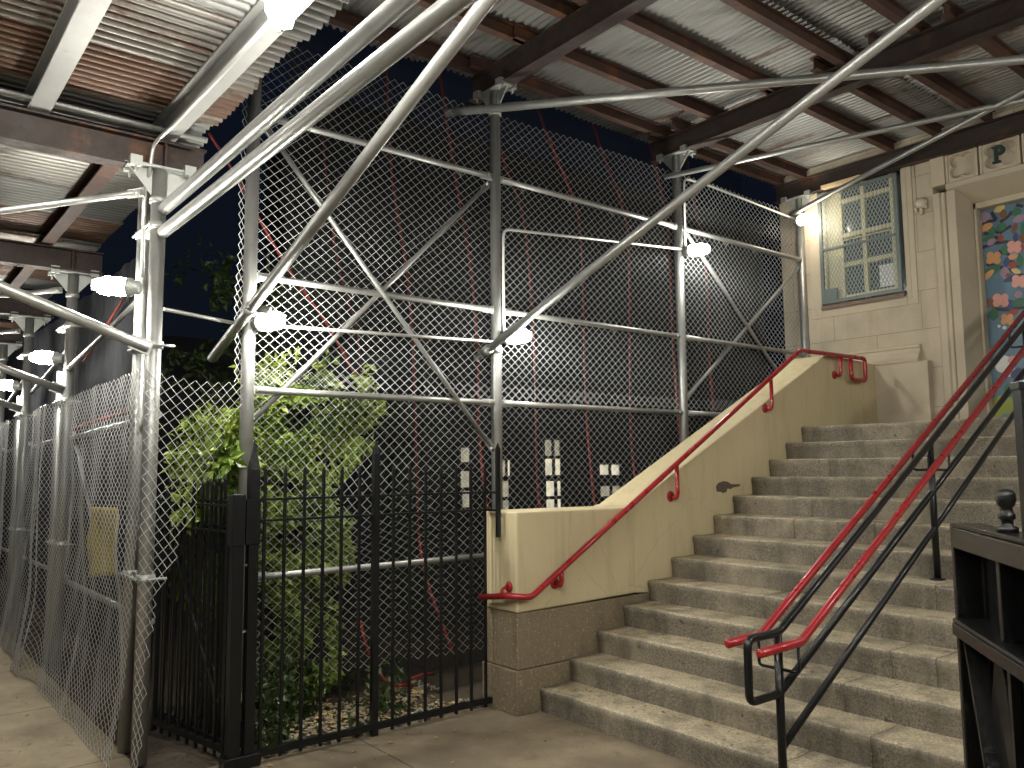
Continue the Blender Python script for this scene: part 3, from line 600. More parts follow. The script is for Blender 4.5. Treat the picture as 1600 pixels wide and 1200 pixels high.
for bi, (y0, y1, xs, bn) in enumerate(bays):
    for k, x in enumerate(xs):
        b = MB(); off = .0 if bi != 1 else .075
        b.ibeam((x + off, y0, JZ), (x + off, y1, JZ), JH, .075, .009, .010)
        tag(b.build('steel_joist', joist_rust), '%s brown joist from the chain-link side in the shed %s' % (ORDN[k], bn), 'joist', 'brown joists of the entrance shed')
def corrugated(name, axis, a0, a1, c0, c1, z, m, pitch=.070, amp=.0145, slope=0., seed=0):
    """axis = direction of the ridges (a), c across"""
    b = MB(); n = int(round((c1 - c0) / pitch * 8)); K = 7; rr = random.Random(seed); ph = rr.random() * 6
    vs = []
    for j in range(K + 1):
        a = a0 + (a1 - a0) * j / K
        for i in range(n + 1):
            c = c0 + (c1 - c0) * i / n; s = math.sin(2 * math.pi * c / pitch + ph); s = max(-1, min(1, s * 1.6))
            zz = z + amp * s + slope * (c - c0) + .004 * noise.noise(Vector((a * 1.3, c * 1.3, seed)))
            ja = a + (.006 * noise.noise(Vector((c * 5, seed, 0))) if j in (0, K) else 0)
            vs.append((ja, c, zz) if axis == 'X' else (c, ja, zz))
    b.add(vs, [(j * (n + 1) + i, j * (n + 1) + i + 1, (j + 1) * (n + 1) + i + 1, (j + 1) * (n + 1) + i) for j in range(K) for i in range(n)], True)
    o = b.build(name, m, fix=False)
    md = o.modifiers.new('thickness', 'SOLIDIFY'); md.thickness = .0015
    return o
DZ = JZ + JH + .0145
ys = [PY[0] - .30 + .66 * i for i in range(13)]
rd = random.Random(5)
for k in range(len(ys) - 1):
    y0, y1 = ys[k], ys[k + 1] + .035
    for h, (x0, x1) in enumerate(((-1.42, 1.14), (1.02, 3.4), (3.3, 5.7))):
        m = deckX[[1, 1, 2, 1, 1, 0, 1, 1, 0, 1, 1, 2][(k + h * 3) % 12]]
        o = corrugated('corrugated_sheet', 'X', x0 + rd.uniform(-.03, .03), x1, y0, y1, DZ + .004 * (k % 2) + .006 * h, m, seed=k * 3 + h)
        tag(o, '%s corrugated roof sheet from the street, in the %s row of the entrance shed' % (ORDN[k], ['chain-link side', 'middle', 'far'][h]), 'roof sheet', 'corrugated sheets of the entrance shed')

# ================================================================== STREET SHED (lower, over the sidewalk)
SPX = [-.745, -3.75, -6.15, -8.2, -10.4]; SPYS = [-2.54, -2.47, -2.47, -2.47, -2.47]; SPY = -2.47
SZ = [3.70, 3.60, 3.54, 3.48, 3.42]
SD = ['at the chain-link corner', 'second along the sidewalk', 'third along the sidewalk', 'fourth along the sidewalk', 'last along the sidewalk']
for k, (x, z) in enumerate(zip(SPX, SZ)):
    SPY = SPYS[k]
    t = shed_post(x, SPY, z - .014, 'galvanised double scaffold post %s' % SD[k], (0, 1, 0), .046, group='double posts of the street shed')
    b = MB(); b.tube([(x - .30, SPY - .01, 0), (x - .30, SPY - .01, z - .05 if k == 0 else z - .9)], .040, 16); b.build('inner_pipe', galv, t)
    for zz in ((3.32, 2.55, 1.1) if k == 0 else (3.1, 2.4, 1.1)):
        b = MB(); ring_clamp(b, (x, SPY, zz), (0, 0, 1), .046, .05); ring_clamp(b, (x - .30, SPY - .01, zz), (0, 0, 1), .040, .05); b.bar((x - .255, SPY, zz), (x - .05, SPY, zz), .045, .04); b.tube([(x + .02, SPY - .06, zz), (x - .36, SPY - .06, zz)], .009, 8); b.tube([(x + .055, SPY - .05, zz - .005), (x + .055, SPY + .11, zz - .005)], .009, 8)
        b.build('swivel_clamp', galv_dull, t)
    b = MB(); xb = x - (.08 if k == 0 else -.05); b.ibeam((xb, -2.24, z), (xb, -6.0, z), .205, .125, .011, .014)
    for yy in (-2.5,):
        b.box(xb - .055, xb + .055, yy - .006, yy + .006, z + .0145, z + .19)
    tag(b.build('steel_beam', beam_rust), 'rusted cross beam over the sidewalk on the post %s' % SD[k], 'beam', 'rusted cross beams of the street shed')
    for s in (1,):
        t2 = None
SJZ = 3.70 + .2065
# joists: long dull metal joists over the near bay, brown ones further along
for k, (y, m, wd_, hh) in enumerate(((-2.50, joist_alu, .10, .165), (-3.235, joist_alu, .115, .165), (-4.0, joist_alu, .11, .165), (-4.8, joist_alu, .11, .165), (-5.6, joist_alu, .11, .165))):
    b = MB(); b.ibeam((-1.35, y, SJZ), (6.2, y, SJZ), hh, wd_, .012, .014)
    tag(b.build('metal_joist', m), '%s dull grey joist from the planting side under the street shed deck' % ORDN[k], 'joist', 'grey joists of the near street bay')
for bi in range(4):
    for k, y in enumerate((-2.72, -3.45, -4.2)):
        z = (SZ[bi] + SZ[bi + 1]) / 2 + .19; b = MB(); b.ibeam((SPX[bi + 1] - .25, y, SZ[bi + 1] + .206), (SPX[bi] - .15, y, SZ[bi + 1] + .226), .12, .10, .01, .012)
        tag(b.build('steel_joist', joist_rust), '%s brown joist from the fence in the %s street bay beyond the corner post' % (ORDN[k], ORDN[bi]), 'joist', 'brown joists of the street shed')
SDZ = SJZ + .165 + .016
xs = [-1.42 + .70 * i for i in range(12)]
kinds = [0, 2, 1, 0, 2, 0, 1, 0, 1, 0, 2]
for k in range(len(xs) - 1):
    o = corrugated('corrugated_sheet', 'Y', -4.0, -2.215 + .03 * (k % 2), xs[k], xs[k + 1] + .035, SDZ + .003 * (k % 2), deckY[kinds[k]], pitch=.076, amp=.016, seed=50 + k)
    tag(o, '%s corrugated deck sheet counted from the corner post over the sidewalk, planting-side row' % ORDN[k], 'roof sheet', 'corrugated sheets of the street shed')
    o = corrugated('corrugated_sheet', 'Y', -6.1, -3.9, xs[k], xs[k + 1] + .035, SDZ + .007 + .003 * (k % 2), deckY[kinds[(k + 3) % 11]], pitch=.076, amp=.016, seed=80 + k)
    tag(o, '%s corrugated deck sheet counted from the corner post over the sidewalk, kerb-side row' % ORDN[k], 'roof sheet', 'corrugated sheets of the street shed')
for bi in range(4):
    x1 = SPX[bi] + .0; x0 = SPX[bi + 1] - .1; n_ = 4
    for k in range(n_):
        a0 = x1 - (x1 - x0) * (k + 1) / n_; a1 = x1 - (x1 - x0) * k / n_ + .03
        o = corrugated('corrugated_sheet', 'Y', -6.0, -2.25 + .03 * (k % 2), a0, a1, SZ[bi + 1] + .36 + .003 * (k % 2), deckY[[0, 1, 0, 2][(k + bi) % 4]], pitch=.076, amp=.016, seed=120 + bi * 7 + k)
        tag(o, '%s corrugated sheet along the %s street bay beyond the corner post' % (ORDN[k], ORDN[bi]), 'roof sheet', 'corrugated sheets of the farther street bays')

# ================================================================== RAILS AND BRACES
def pipe(name, p0, p1, r, label, cat, group, flat0=False, flat1=False, clamps=(), mat=galv):
    p0 = Vector(p0); p1 = Vector(p1); d = (p1 - p0).normalized(); L = (p1 - p0).length
    t = thing(name, tuple((p0 + p1) / 2), label, cat, group)
    b = MB(); b.tube([p0, p0 + d * L * .33, p0 + d * L * .66, p1], r, 16); b.build('pipe', mat, t)
    for fl, p, s in ((flat0, p0, 1), (flat1, p1, -1)):
        if fl:
            b = MB(); b.bar(p - d * s * .02, p + d * s * .11, .012, r * 2.6, fl if isinstance(fl, tuple) else (0, 0, 1)); b.tube([p + d * s * .03 + Vector((.025, -.025, 0)), p + d * s * .03 - Vector((.025, -.025, 0))], .012, 8)
            b.build('flattened_end', galv_dull, t)
    for (u, axis, rr) in clamps:
        c = p0 + d * L * u; b = MB(); ring_clamp(b, c, d, r, .055); ring_clamp(b, c + Vector(axis), (0, 0, 1), rr, .055); b.obox(c + Vector(axis) * .5, (Vector(axis).normalized(), d, Vector(axis).normalized().cross(d)), (Vector(axis).length * .4, .024, .024))
        q = c + Vector((-.075, -.04, 0)); b.tube([q, q + Vector((.15, .0, 0))], .008, 8); b.build('clamp', galv_dull, t)
    return t
BAYN = ['bay beside the bush', 'middle bay behind the cheek wall', 'last bay beside the school']
RZ = [('top', 4.305), ('middle', 3.118), ('lower', 2.312), ('bottom', 1.025)]
for i in range(3):
    for nme, z in RZ:
        if nme == 'bottom' and i > 0: continue
        pipe('fence_rail', (FX + .012, PY[i] + .05, z), (FX + .012, PY[i + 1] - .05, z - (.0)), .024, 'galvanised %s rail of the chain-link fence in the %s' % (nme, BAYN[i]), 'rail', 'horizontal rails of the chain-link fence', True, True)
RG = 'diagonal braces of the chain-link fence'
pipe('diagonal_brace', (FX + .03, PY[0] + .06, 4.24), (FX + .03, PY[1] - .06, 1.90), .019, 'thin brace falling from the bush post top towards the low pier', 'brace', RG, True, True)
pipe('diagonal_brace', (FX - .02, PY[0] + .04, 2.09), (FX - .02, PY[1] - .05, 4.26), .019, 'thin brace rising from the bush towards the top rail, bay beside the bush', 'brace', RG, True, True)
pipe('diagonal_brace', (FX + .03, PY[2] + .05, 4.30), (FX + .03, PY[3] - .04, 2.30), .019, 'thin brace falling towards the school wall in the last fence bay', 'brace', RG, True, True)
pipe('diagonal_brace', (FX - .02, PY[2] + .04, 2.45), (FX - .02, PY[3] - .04, 4.22), .019, 'thin brace rising towards the school wall in the last fence bay', 'brace', RG, True, True)
KG = 'long kicker pipes under the entrance shed'
pipe('kicker_pipe', (-1.36, -1.965, 2.575), (3.6, -1.965, 4.33), .036, 'thick sloping pipe clamped to the bush post beside its lamp', 'pipe', KG, clamps=((.145, (0, .09, 0), .046),))
pipe('kicker_pipe', (-1.06, .225, 2.71), (5.2, .225, 4.93), .033, 'long sloping pipe clamped to the low pier post, crossing the whole roof', 'pipe', KG, clamps=((.026, (0, .09, 0), .046),))
pipe('plan_brace', (-1.05, -.11, 4.85), (5.2, 5.2, 4.85), .036, 'nearly level roof brace starting at the top of the low pier post', 'pipe', 'level braces under the entrance roof')
pipe('plan_brace', (-.95, 2.66, 4.85), (4.2, 4.30, 4.85), .026, 'thinner level roof brace starting at the top of the sloping wall post', 'pipe', 'level braces under the entrance roof')
pipe('plan_brace', (-.98, 4.985, 4.85), (3.9, 2.70, 4.85), .026, 'roof brace starting at the top of the post against the school wall', 'pipe', 'level braces under the entrance roof')
pipe('ledger_pipe', (-.70, -2.52, 3.425), (6.0, -2.52, 3.50), .038, 'upper of the two thick level pipes running from the corner post', 'pipe', 'pair of thick pipes across the entrance')
pipe('ledger_pipe', (-.70, -2.52, 3.275), (6.0, -2.52, 3.315), .038, 'lower of the two thick level pipes running from the corner post', 'pipe', 'pair of thick pipes across the entrance')
# street braces
for k in range(4):
    x = SPX[k] + .06; SPY = SPYS[k]
    pipe('knee_brace', (x, SPY - .05, 2.52 - .03 * k), (x, SPY - 1.75, 3.02 - .03 * k + .10), .034, 'knee brace sloping over the sidewalk from the double post %s' % SD[k], 'brace', 'knee braces over the sidewalk', True)
    pipe('cross_tie', (SPX[k] - .02, SPY - .1, SZ[k] - .17), (SPX[k] - 1.6, SPY - 1.15, SZ[k] - .17), .022, 'thin level tie under the beam end on the post %s' % SD[k], 'brace', 'thin ties under the street shed', True)
    pipe('cross_brace', (SPX[k] - .25, SPY + .05, 2.98 - .03 * k), (SPX[k + 1] - .3, SPY + .05, 2.72 - .03 * k) if False else (SPX[k + 1] + .05, SPY + .05, 2.69 - .03 * k), .02, 'thin pipe linking the %s and %s street posts above the chain-link' % (ORDN[k], ORDN[k + 1]), 'brace', 'thin pipes between street posts')
    pipe('fence_rail', (SPX[k] - .2, SPY + .10, 2.12 - .02 * k), (SPX[k + 1] + .05, SPY + .10, 2.06 - .02 * k), .022, 'grey rail behind the street chain-link between the %s and %s street posts' % (ORDN[k], ORDN[k + 1]), 'rail', 'rails behind the street chain-link')
    pipe('fence_rail', (SPX[k] - .2, SPY + .10, .80 - .02 * k), (SPX[k + 1] + .05, SPY + .10, .78 - .02 * k), .022, 'low grey rail behind the street chain-link between the %s and %s street posts' % (ORDN[k], ORDN[k + 1]), 'rail', 'rails behind the street chain-link')

# ================================================================== LAMPS AND THEIR CONDUIT
def lamp(p, d, label, glow=lamp_glow, group='caged work lamps'):
    p = Vector(p); d = Vector(d).normalized(); t = thing('work_lamp', tuple(p), label, 'lamp', group)
    b = MB(); b.lathe(p, d, [(.030, -.05), (.045, -.04), (.046, .0), (.060, .005), (.061, .03), (.05, .035)], 18); b.build('base', galv_dull, t)
    b = MB(); b.lathe(p, d, [(.046, .035), (.058, .045), (.060, .165), (.053, .205), (.034, .232), (.01, .242)], 14); b.build('glass_jar', glow, t)
    b = MB(); u = d.cross(Vector((.3, .2, 1))).normalized(); w = d.cross(u)
    for k in range(4):
        a = math.pi / 4 + k * math.pi / 2; e = u * math.cos(a) + w * math.sin(a)
        b.tube([p + d * .03 + e * .064, p + d * .05 + e * .069, p + d * .18 + e * .069, p + d * .24 + e * .045, p + d * .258 + e * .0], .004, 6)
    for h in (.08, .15):
        ring = [p + d * h + (u * math.cos(2 * math.pi * k / 16) + w * math.sin(2 * math.pi * k / 16)) * .0655 for k in range(17)]; b.tube(ring, .0032, 6)
    b.build('wire_guard', galv, t)
    return t
lamp((-.90, -2.64, 2.935), (-.55, -.83, .06), 'bright caged lamp on the corner post, largest of the sidewalk lamps')
lamp((-3.85, -2.55, 2.80), (-.55, -.83, .06), 'caged lamp on the second street post, above the chain-link')
lamp((-6.25, -2.55, 2.74), (-.55, -.83, .06), 'small far lamp on the third street post')
lamp((-8.3, -2.55, 2.70), (-.55, -.83, .06), 'faintest sidewalk lamp, on the fourth street post')
lamp((FX + .07, PY[0] + .045, 2.775), (.93, .3, .02), 'caged lamp on the post in the bush, just above the leaves', lamp_full)
lamp((FX + .07, PY[1] + .05, 2.875), (.93, .35, .02), 'caged lamp low on the post behind the low pier')
lamp((FX + .06, PY[2] + .06, 4.04), (.93, .35, .02), 'caged lamp high on the post behind the sloping cheek wall')
lamp((FX + .10, PY[3] - .22, 4.74), (.95, -.15, .02), 'caged lamp at the top of the post beside the caged window', lamp_weak)
lamp((1.33, -2.63, 3.96), (.05, .1, -1), 'caged lamp hanging under the grey joist at the roof edge')
def conduit(pts, label, r=.0125, rad=.08):
    b = MB(); b.tube(fillet(pts, rad), r, 10); return tag(b.build('conduit', cond), label, 'conduit', 'thin lamp conduits')
conduit([(-.76, -2.48, 2.79), (FX + .03, PY[0] - .06, 2.76)], 'thin lamp conduit between corner post and bush post')
conduit([(FX + .05, PY[0] + .1, 2.77), (FX + .05, PY[1] - .03, 2.835)], 'thin lamp conduit crossing the bay beside the bush')
conduit([(FX + .04, PY[1] + .052, 2.86), (FX + .04, PY[1] + .052, 3.85), (FX + .04, PY[2], 4.06)], 'bent lamp conduit climbing the low pier post then crossing the middle bay')
conduit([(FX + .04, PY[2] + .06, 4.08), (FX + .04, PY[2] + .07, 4.86), (FX + .04, PY[2] + .5, 4.87), (FX + .04, PY[3], 4.79)], 'bent lamp conduit under the fence top in the bay beside the school')
conduit([(-.83, -2.60, 3.0), (-.83, -2.61, 3.55), (-.70, -2.61, 3.68), (-.70, -2.60, 3.84), (-.45, -2.545, 3.893), (1.28, -2.545, 3.892)], 'thin conduit from corner post up along the first grey joist')
# ================================================================== CHAIN-LINK
def chain_mesh(surf, length, z0, z1, a=.0425, r=.0019, az=.037, trim=None):
    """surf(s, z) -> (point, tangent, normal); a = half diagonal"""
    b = MB(); ns = int(length / a); nz = int((z1 - z0) / az); nz -= nz % 2
    for i in range(ns):
        pts = []
        for j in range(nz + 1):
            s = (i + ((j + i) % 2)) * a; z = z0 + j * az
            if trim and trim(s, z): 
                if len(pts) > 1: strand(b, pts, r)
                pts = []; continue
            p, t, n = surf(s, z); pts.append((p + n * (r * .9 if (j + i) % 2 else -r * .9), t, n))
        if len(pts) > 1: strand(b, pts, r)
    return b
def strand(b, pts, r):
    vs = []
    for p, t, n in pts: vs += [p + t * r * 1.35, p + n * r, p - t * r * 1.35, p - n * r]
    fs = [(k * 4 + j, k * 4 + (j + 1) % 4, k * 4 + 4 + (j + 1) % 4, k * 4 + 4 + j) for k in range(len(pts) - 1) for j in range(4)]
    b.add(vs, fs, True)
def fence_surf(y0, x, seed):
    def f(s, z):
        w = .035 * noise.noise(Vector((s * .7, z * .6, seed))) + .012 * noise.noise(Vector((s * 2.3, z * 1.8, seed + 4)))
        dz = .02 * noise.noise(Vector((s * .6, seed + 2, 0))) + .006 * noise.noise(Vector((s * 2.5, z * 2, seed)))
        ds = .016 * noise.noise(Vector((s * 1.9, z * 1.9, seed + 7)))
        return Vector((x + w, y0 + s + ds, z + dz)), Vector((0, 1, 0)), Vector((1, 0, 0))
    return f
def up_surf(s, z):
    p, t, n = fence_surf(-2.03, FX - .06, 1)(s, z); e = max(0, .16 - s)
    return p + Vector((e * .5 + .05 * e / .16 * noise.noise(Vector((z * 2.5, 1, 1))), e * .35, 0)), t, n
cf = thing('chain_link_fence', (FX, 1.6, 2.3), 'upper galvanised chain-link sheet stretched high behind the tall scaffold posts', 'fence', 'chain-link sheets of the entrance')
chain_mesh(up_surf, 7.22, 2.36, 5.0).build('wire_mesh', wire, cf, fix=False)
cf2 = thing('chain_link_fence', (FX, 1.6, .2), 'lower galvanised chain-link sheet behind the iron pickets and the bush lamp', 'fence', 'chain-link sheets of the entrance')
def low_surf(s, z):
    p, t, n = fence_surf(-1.87, FX - .075, 9)(s, z)
    sag = .12 * math.exp(-((s - 1.0) / .5) ** 2) * math.exp(-((z - 1.5) / .4) ** 2)
    return p + Vector((0, -sag * .6, -sag)) , t, n
chain_mesh(low_surf, 7.06, .26, 2.52).build('wire_mesh', wire, cf2, fix=False)
for i in range(3):
    for q, (nme, z) in enumerate(RZ):
        if nme == 'bottom' and i: continue
        for k in range(4):
            y = PY[i] + (PY[i + 1] - PY[i]) * (k + .6) / 4.3; b = MB()
            b.tube([Vector((FX - .015 + math.cos(a) * (.036 + .015 * (math.cos(a) < 0)), y + .012 * math.sin(a * 2), z + math.sin(a) * .029)) for a in [2 * math.pi * j / 14 for j in range(15)]], .0022, 5)
            b.tube([(FX - .05, y, z + .01), (FX - .045, y + .02, z - .05)], .002, 5)
            b.build('wire_tie', galv_dull, cf if nme in ('top', 'middle') else cf2)
# street run: round the corner post and along the sidewalk, buckled and flaring at the foot
sf = thing('chain_link_fence', (-.70, -2.6, 0), 'buckled galvanised chain-link sheet running along the sidewalk edge', 'fence', 'chain-link sheets of the street')
def street_surf(s, z):
    # s=0 at the corner, growing towards -x
    k = max(0, 1.0 - z / 1.0)
    x = -.70 - s; y = -2.615 - .10 * k * k
    fold = 0
    for xp in (2.95, 3.25, 5.3, 7.35): fold += .07 * math.exp(-((s - xp) / .16) ** 2) * (0.6 + .6 * (1 - z / 2.4))
    fold += .05 * noise.noise(Vector((s * 1.3, z * .8, 31))) + .02 * noise.noise(Vector((s * 4, z * 2.3, 3)))
    y -= fold
    zz = z * (2.40 / 2.4) - .012 * s + .01 * noise.noise(Vector((s * 3, z * 3, 12)))
    e = .01
    n = Vector((0, -1, 0)); return Vector((x + .02 * noise.noise(Vector((s * 3, z * 4, 17))), y, max(zz, .012 + .0)), ), Vector((-1, 0, 0)), n
chain_mesh(street_surf, 9.6, .015, 2.40, .040, .0021, .029).build('wire_mesh', wire, sf, fix=False)
lf = thing('chain_link_fence', (-.92, -2.2, 1.2), 'loose torn end of chain-link hanging between the corner post and the bush post', 'fence', 'chain-link sheets of the street')
def loose_surf(s, z):
    L = .80; u = s / L
    y = -2.60 + .78 * u; x = -.67 - .24 * u + .07 * math.sin(u * math.pi) * (1 + .5 * math.sin(z * 2))
    drop = .0 - .10 * u * u * (1 - (z - 0) / 2.4) - .05 * math.sin(u * math.pi)
    curl = max(0, 2.45 - z) * .30 * u
    return Vector((x + .02 * noise.noise(Vector((s * 3, z * 2, 3))), y - curl * .75 + .012 * noise.noise(Vector((s * 4, z * 4, 8))), z - .02 + drop)), Vector((0, 1, 0)), Vector((1, 0, 0))
chain_mesh(loose_surf, .82, .04, 2.44, trim=lambda s, z: s > max(.17, .80 - (2.36 - z) * .44) + .05 * noise.noise(Vector((z * 6, 3, 3)))).build('wire_mesh', wire, lf, fix=False)

# ================================================================== BLACK IRON FENCE beside the pier
IX = -.30
ifn = thing('iron_fence', (IX, -1.1, 0), 'black iron picket fence from the gate post to the cream pier', 'fence')
def picket(b, x, y, z0, z1, h=.0085, d=(0, 1)):
    b.box(x - h, x + h, y - h, y + h, z0, z1 - .02); o = len(b.v)
    b.add([(x - h, y - h, z1 - .02), (x + h, y - h, z1 - .02), (x + h, y + h, z1 - .02), (x - h, y + h, z1 - .02), (x, y, z1 + .012)], [(0, 1, 4), (1, 2, 4), (2, 3, 4), (3, 0, 4)])
for y in [-1.97 + .1315 * k for k in range(14)]:
    if abs(y + 1.19) < .05: continue
    b = MB(); picket(b, IX, y, -.0 + .012, 1.77); b.build('picket', black_paint, ifn)
b = MB(); h = .021; b.box(IX - h, IX + h, -1.19 - h, -1.19 + h, 0, 1.86); b.add([(IX - h, -1.19 - h, 1.86), (IX + h, -1.19 - h, 1.86), (IX + h, -1.19 + h, 1.86), (IX - h, -1.19 + h, 1.86), (IX, -1.19, 1.96)], [(0, 1, 4), (1, 2, 4), (2, 3, 4), (3, 0, 4)]); b.build('post', black_paint, ifn)
for z in (1.575, 1.445, .058):
    b = MB(); b.box(IX - .019, IX + .019, -2.0, -.225 + (.02 if z < 1 else .02), z - (.007 if z > 1 else .020), z + (.007 if z > 1 else .020)); b.build('rail', black_paint, ifn)
b = MB(); b.box(IX + .135, IX + .16, -.265, -.235, 1.25, 1.90); b.add([(IX + .135, -.265, 1.90), (IX + .16, -.265, 1.90), (IX + .16, -.235, 1.90), (IX + .135, -.235, 1.90), (IX + .1475, -.25, 1.945)], [(0, 1, 4), (1, 2, 4), (2, 3, 4), (3, 0, 4)])
b.box(IX, IX + .136, -.256, -.244, 1.436, 1.452); b.box(IX, IX + .136, -.256, -.244, 1.567, 1.583); b.build('end_stile', black_paint, ifn)
# gate post pair with the lock box
gp = thing('gate_post', (IX, -2.07, 0), 'pair of tall black iron gate posts with a lock box and pointed top', 'post')
b = MB(); h = .030; y = -2.045; b.box(IX - h, IX + h, y - h, y + h, 0, 1.76); b.add([(IX - h, y - h, 1.76), (IX + h, y - h, 1.76), (IX + h, y + h, 1.76), (IX - h, y + h, 1.76), (IX, y, 1.95)], [(0, 1, 4), (1, 2, 4), (2, 3, 4), (3, 0, 4)]); b.build('pointed_post', black_paint, gp)
b = MB(); b.box(IX - .035, IX + .035, -2.175, -2.105, 0, 1.60); b.build('hinge_post', black_paint, gp, bevel=.004)
b = MB(); b.box(IX - .045, IX + .045, -2.185, -2.105, 1.30, 1.61); b.box(IX - .042, IX + .042, -2.10, -2.01, 1.305, 1.58); b.build('lock_box', black_paint, gp, bevel=.006)
b = MB(); b.box(IX - .05, IX + .05, -2.2, -1.98, 0.0, .075); b.build('foot_block', black_paint, gp, bevel=.005)
b = MB(); b.tube([(IX, -2.1, 1.18), (IX, -2.07, 1.18)], .008, 6); b.tube([(IX, -2.1, .78), (IX, -2.07, .79)], .008, 6); b.build('bolt', galv_dull, gp)
# gate leaves folded back towards the corner post
def gate_leaf(p0, p1, label, zt, n, seed):
    p0 = Vector(p0); p1 = Vector(p1); d = (p1 - p0).normalized(); t = thing('iron_gate_leaf', tuple((p0 + p1) / 2), label, 'gate', 'folded black gate leaves'); L = (p1 - p0).length
    rr = random.Random(seed)
    for k in range(n + 1):
        c = p0 + d * (L * k / n); b = MB(); hh = .016 if k in (0, n) else .0085
        ax = (d, Vector((-d.y, d.x, 0)), Vector((0, 0, 1))); top_ = zt + rr.uniform(-.01, .01) + (.0 if k in (0, n) else .10)
        b.obox(c + Vector((0, 0, (.03 + top_) / 2)), ax, (hh, hh, (top_ - .03) / 2)); b.lathe(c + Vector((0, 0, top_)), (0, 0, 1), [(hh, 0), (hh * 1.3, .01), (.002, .045)], 6)
        b.build('stile' if k in (0, n) else 'picket', black_paint, t)
    for z in (zt - .02, zt - .18, .09):
        b = MB(); b.bar(p0 + Vector((0, 0, z)), p1 + Vector((0, 0, z)), .03, .014 if z > .5 else .035); b.build('rail', black_paint, t)
    b = MB(); b.bar(p0 + Vector((0, 0, .35)) + d * .1, p1 + Vector((0, 0, 1.3)) - d * .15, .008, .016); b.build('brace', black_paint, t)
gate_leaf((-.40, -2.15, 0), (-1.27, -2.315, 0), 'front leaf of the folded black iron gate beside the gate post', 1.56, 8, 1)
gate_leaf((-.47, -2.10, 0), (-1.40, -2.235, 0), 'rear leaf of the folded black iron gate, seen through the front leaf', 1.58, 8, 2)

# ================================================================== FOREGROUND GATE at the right edge
fgt = thing('open_iron_gate', (3.7, -1.6, 0), 'thickly painted black iron gate with rivets and ball finial at the right edge', 'gate')
A0 = Vector((3.575, -1.375, 0)); A1 = A0 + Vector((.6157, -.788, 0)) * 1.25; gd = (A1 - A0).normalized(); gn = Vector((-gd.y, gd.x, 0)); UZ = Vector((0, 0, 1))
if gn.dot(Vector((4.68, -3.99, 0)) - A0) < 0: gn = -gn     # towards the camera side
def gb(u0, u1, n0, n1, z0, z1, b):
    b.obox(A0 + gd * (u0 + u1) / 2 + gn * (n0 + n1) / 2 + UZ * (z0 + z1) / 2, (gd, gn, UZ), ((u1 - u0) / 2, abs(n1 - n0) / 2, (z1 - z0) / 2))
b = MB(); gb(0, .028, -.05, .03, 0, 1.585, b); gb(.028, .052, -.05, -.038, 0, 1.56, b); b.build('latch_stile', gate_paint, fgt, bevel=.004)
b = MB(); gb(.028, 1.25, -.05, .032, 1.575, 1.588, b); gb(.028, 1.25, .022, .034, 1.515, 1.575, b); b.build('top_rail', gate_paint, fgt, bevel=.004)
b = MB(); gb(.028, 1.25, -.05, .045, 1.298, 1.31, b); gb(.028, 1.25, .035, .047, 1.262, 1.298, b); b.build('middle_shelf', gate_paint, fgt, bevel=.004)
b = MB(); gb(.36, .385, -.046, .02, 1.312, 1.572, b); b.build('box_plate', gate_paint, fgt, bevel=.003)
b = MB()
for z in (1.425, 1.355):
    b.lathe(A0 + gd * .205 - gn * .045 + UZ * z, gn, [(.013, 0), (.013, .004), (.009, .010), (.003, .013)], 12)
b.build('rivet', gate_paint, fgt)
b = MB(); p0 = A0 + gd * .055 + gn * .0 + UZ * 1.25; p1 = A0 + gd * .27 + gn * .0 + UZ * .70; b.bar(p0, p1, .05, .012); b.build('diagonal_brace', gate_paint, fgt)
b = MB(); poly = [(.155, 1.08), (.215, 1.235), (.275, 1.235), (.31, 1.13), (.32, .78), (.27, .72)]; b.prism(poly, lambda a, c, k: A0 + gd * a + gn * k + UZ * c, -.02, -.005); b.build('gusset_plate', gate_paint, fgt, bevel=.003)
b = MB()
for u in (.335, .45, .65, .85, 1.05): gb(u, u + .022, -.02, .002, .08, 1.255, b)
gb(.053, 1.25, -.054, -.046, .1, 1.57, b); b.build('back_plate', gate_paint, fgt)
b = MB(); gb(.05, 1.25, -.03, .03, .08, .13, b); b.build('bottom_rail', gate_paint, fgt, bevel=.004)
b = MB(); fp = A0 + gd * .375 - gn * .01 + UZ * 1.588
b.lathe(fp, (0, 0, 1), [(.026, 0), (.027, .012), (.015, .016), (.015, .03), (.021, .034), (.021, .044), (.016, .05), (.015, .062), (.021, .068), (.025, .082), (.024, .098), (.018, .106), (.004, .11)], 7)
b.build('ball_finial', gate_paint, fgt)
b = MB(); q = Vector((3.862, -1.60, 0)); b.obox(q + UZ * .98, (gd, gn, UZ), (.03, .03, .98)); b.obox(q + UZ * 1.965, (gd, gn, UZ), (.034, .034, .012)); tag(b.build('iron_post', black_paint, bevel=.004), 'plain tall black iron post cut by the right edge, behind the ball finial', 'post')

